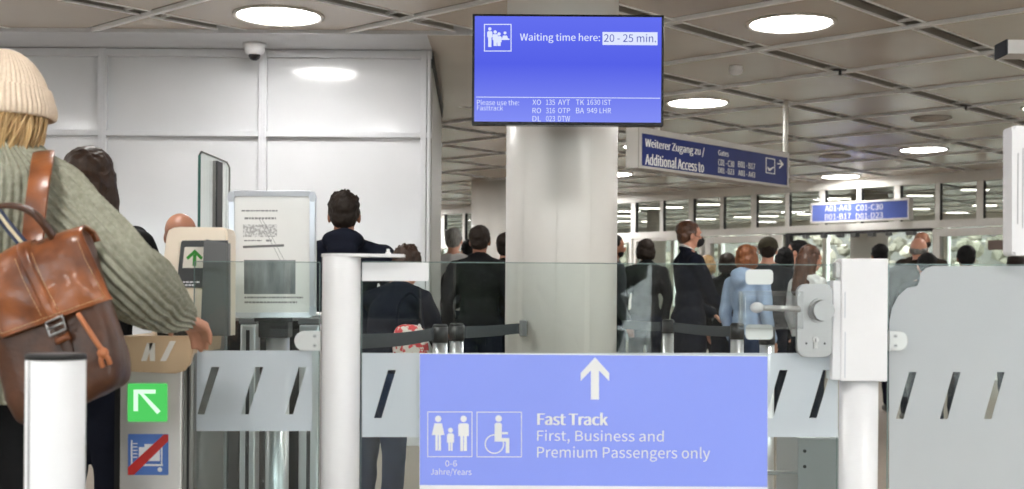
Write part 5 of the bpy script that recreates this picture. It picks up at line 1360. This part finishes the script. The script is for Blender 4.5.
bm = nb(); path = [P(78, 314, 2.555), P(86, 326, 2.54), P(95, 340, 2.54), P(102, 350, 2.545)]
tube(bm, spline(path, 6), .0055, 8); ellip(bm, P(103, 353, 2.545), (.012, .010, .012), sub=2); tube(bm, spline([P(103, 353, 2.545), P(101, 360, 2.545), P(103, 367, 2.55)], 5), .0055, 8); tube(bm, spline([P(103, 353, 2.545), P(108, 358, 2.545), P(110, 364, 2.55)], 5), .0055, 8); world_part('cord', bm, COR, t)
bm = nb(); ribbon(bm, spline([P(-14, 222, 2.60), P(-4, 208, 2.59), (P(12, 205.5, 2.585)), P(30, 211, 2.585), P(44, 224, 2.59), P(57, 244, 2.62)], 8), (0, 1, .2), .022, .008); world_part('carry_handle', bm, LEAD, t)
bm = nb(); ribbon(bm, spline([P(33, 262, 2.66), P(33, 240, 2.70), P(35, 215, 2.715), P(38, 190, 2.725), P(41, 170, 2.755), P(43, 157, 2.82), P(44, 152, 2.90), P(43, 158, 3.0), P(42, 180, 3.08)], 8), (1, 0, .05), .047, .006); world_part('shoulder_strap', bm, LEA, t)
b = nb(); ribbon(b, spline([P(-8, 205, 2.70), P(5, 222, 2.69), P(18, 238, 2.66), P(30, 252, 2.63)], 6), (.7, 0, .7), .022, .003); world_lan = link('webbing_band', b, mat('lanyard_navy', (.02, .03, .07), .6), t, True)
b = nb(); ribbon(b, spline([P(-8, 205, 2.696), P(5, 222, 2.686), P(18, 238, 2.656), P(30, 252, 2.626)], 6), (.7, 0, .7), .007, .003); link('band_stripe', b, mat('lanyard_cream', srgb(214, 200, 170), .6), world_lan)
# boarding pass in the hand
b = nb(); pts = [P(152, 331, 3.12), P(176, 327, 3.10), P(190, 329, 3.17), P(168, 334, 3.2)]
lo_ = [b.verts.new(p) for p in pts]; hi_ = [b.verts.new(p + V((0, 0, .0008))) for p in pts]
b.faces.new(lo_[::-1]); b.faces.new(hi_)
for k in range(4): b.faces.new((lo_[k], lo_[(k + 1) % 4], hi_[(k + 1) % 4], hi_[k]))
tag(link('boarding_pass', b, mat('paper_white', (.8, .8, .79), .5)), 'white boarding pass held by the woman over the ticket reader', 'paper')
# black daypack worn by the grey haired man, patterned bag by the booth
q = P(452, 290, 12.50); t = thing('daypack', 'black daypack on the back of the grey haired man in white', 'backpack', q)
bm = nb(); pill(bm, .115, .075, .20, 16, 3.0); bmesh.ops.remove_doubles(bm, verts=bm.verts, dist=1e-5); bm.normal_update(); soft(bm, Matrix.Translation(q), .006); world_part('bag_body', bm, C_BLACK, t)
bm = nb(); pill(bm, .085, .03, .08, 12, 3.0); bmesh.ops.remove_doubles(bm, verts=bm.verts, dist=1e-5); bmesh.ops.transform(bm, matrix=Matrix.Translation(q + V((0, -.08, -.06))), verts=bm.verts); world_part('front_pocket', bm, C_CHAR, t)
q = P(410, 348, 5.85); t = thing('shoulder_bag', 'red and white patterned bag beside the left belt post', 'bag', q)
PAT = mat('patterned_cloth', srgb(205, 70, 74), .8, col2=srgb(222, 216, 208), nscale=34, contrast=.03)
bm = nb(); pill(bm, .085, .05, .11, 16, 3.0); bmesh.ops.remove_doubles(bm, verts=bm.verts, dist=1e-5); bm.normal_update(); soft(bm, Matrix.Translation(q), .008); world_part('bag_body', bm, PAT, t)
bm = nb(); tube(bm, spline([q + V((-.06, 0, .09)), q + V((-.05, 0, .2)), q + V((.0, .0, .26)), q + V((.05, 0, .2)), q + V((.06, 0, .09))], 6), .008, 8); world_part('bag_handle', bm, C_NAVY, t)
# ================================================================ LIGHT, SKY, CAMERA
w = bpy.data.worlds.new('World'); SC.world = w; w.use_nodes = True
nt = w.node_tree; bg = nt.nodes['Background']
tc = nt.nodes.new('ShaderNodeTexCoord'); nz = nt.nodes.new('ShaderNodeTexNoise'); nz.inputs['Scale'].default_value = 2.0
rp = nt.nodes.new('ShaderNodeValToRGB'); rp.color_ramp.elements[0].color = (.84, .92, 1, 1); rp.color_ramp.elements[1].color = (.93, .97, 1, 1)
nt.links.new(tc.outputs['Generated'], nz.inputs[0]); nt.links.new(nz.outputs[0], rp.inputs[0]); nt.links.new(rp.outputs[0], bg.inputs[0])
bg.inputs[1].default_value = 12.0
for n, (a, b) in enumerate(bays):
    l = bpy.data.lights.new('window_portal', 'AREA'); l.shape = 'RECTANGLE'; l.size = b - a; l.size_y = 2.6
    l.cycles.is_portal = True
    o = bpy.data.objects.new('window_portal', l); o.location = ((a + b) / 2, YB - .3, 1.43); o.rotation_euler = (R(90), 0, 0); COL.objects.link(o)

cam = bpy.data.cameras.new('camera'); co = bpy.data.objects.new('camera', cam); COL.objects.link(co)
cam.sensor_fit = 'HORIZONTAL'; cam.sensor_width = 36; cam.lens = F / 1024 * 36
cam.shift_y = (HY - 244.5) / 1024
co.matrix_world = Matrix.Translation((0, 0, CZ)) @ Matrix.Rotation(R(90), 4, 'X') @ Matrix.Rotation(ROLL, 4, 'Z')
cam.clip_start = .05; cam.clip_end = 300
cam.dof.use_dof = True; cam.dof.focus_distance = 5.0; cam.dof.aperture_fstop = 4.5
SC.camera = co
SC.view_settings.view_transform = 'Standard'; SC.view_settings.look = 'None'; SC.view_settings.gamma = 1; SC.view_settings.use_curve_mapping = False
SC.view_settings.exposure = 0.25
SC.cycles.max_bounces = 10; SC.cycles.diffuse_bounces = 4; SC.cycles.glossy_bounces = 4; SC.cycles.transparent_max_bounces = 24; SC.cycles.transmission_bounces = 6
SC.cycles.sample_clamp_indirect = 8; SC.cycles.caustics_reflective = False; SC.cycles.caustics_refractive = False

bpy.data.scenes.remove(SCRATCH)
for m_ in [m for m in bpy.data.meshes if m.users == 0]: bpy.data.meshes.remove(m_)
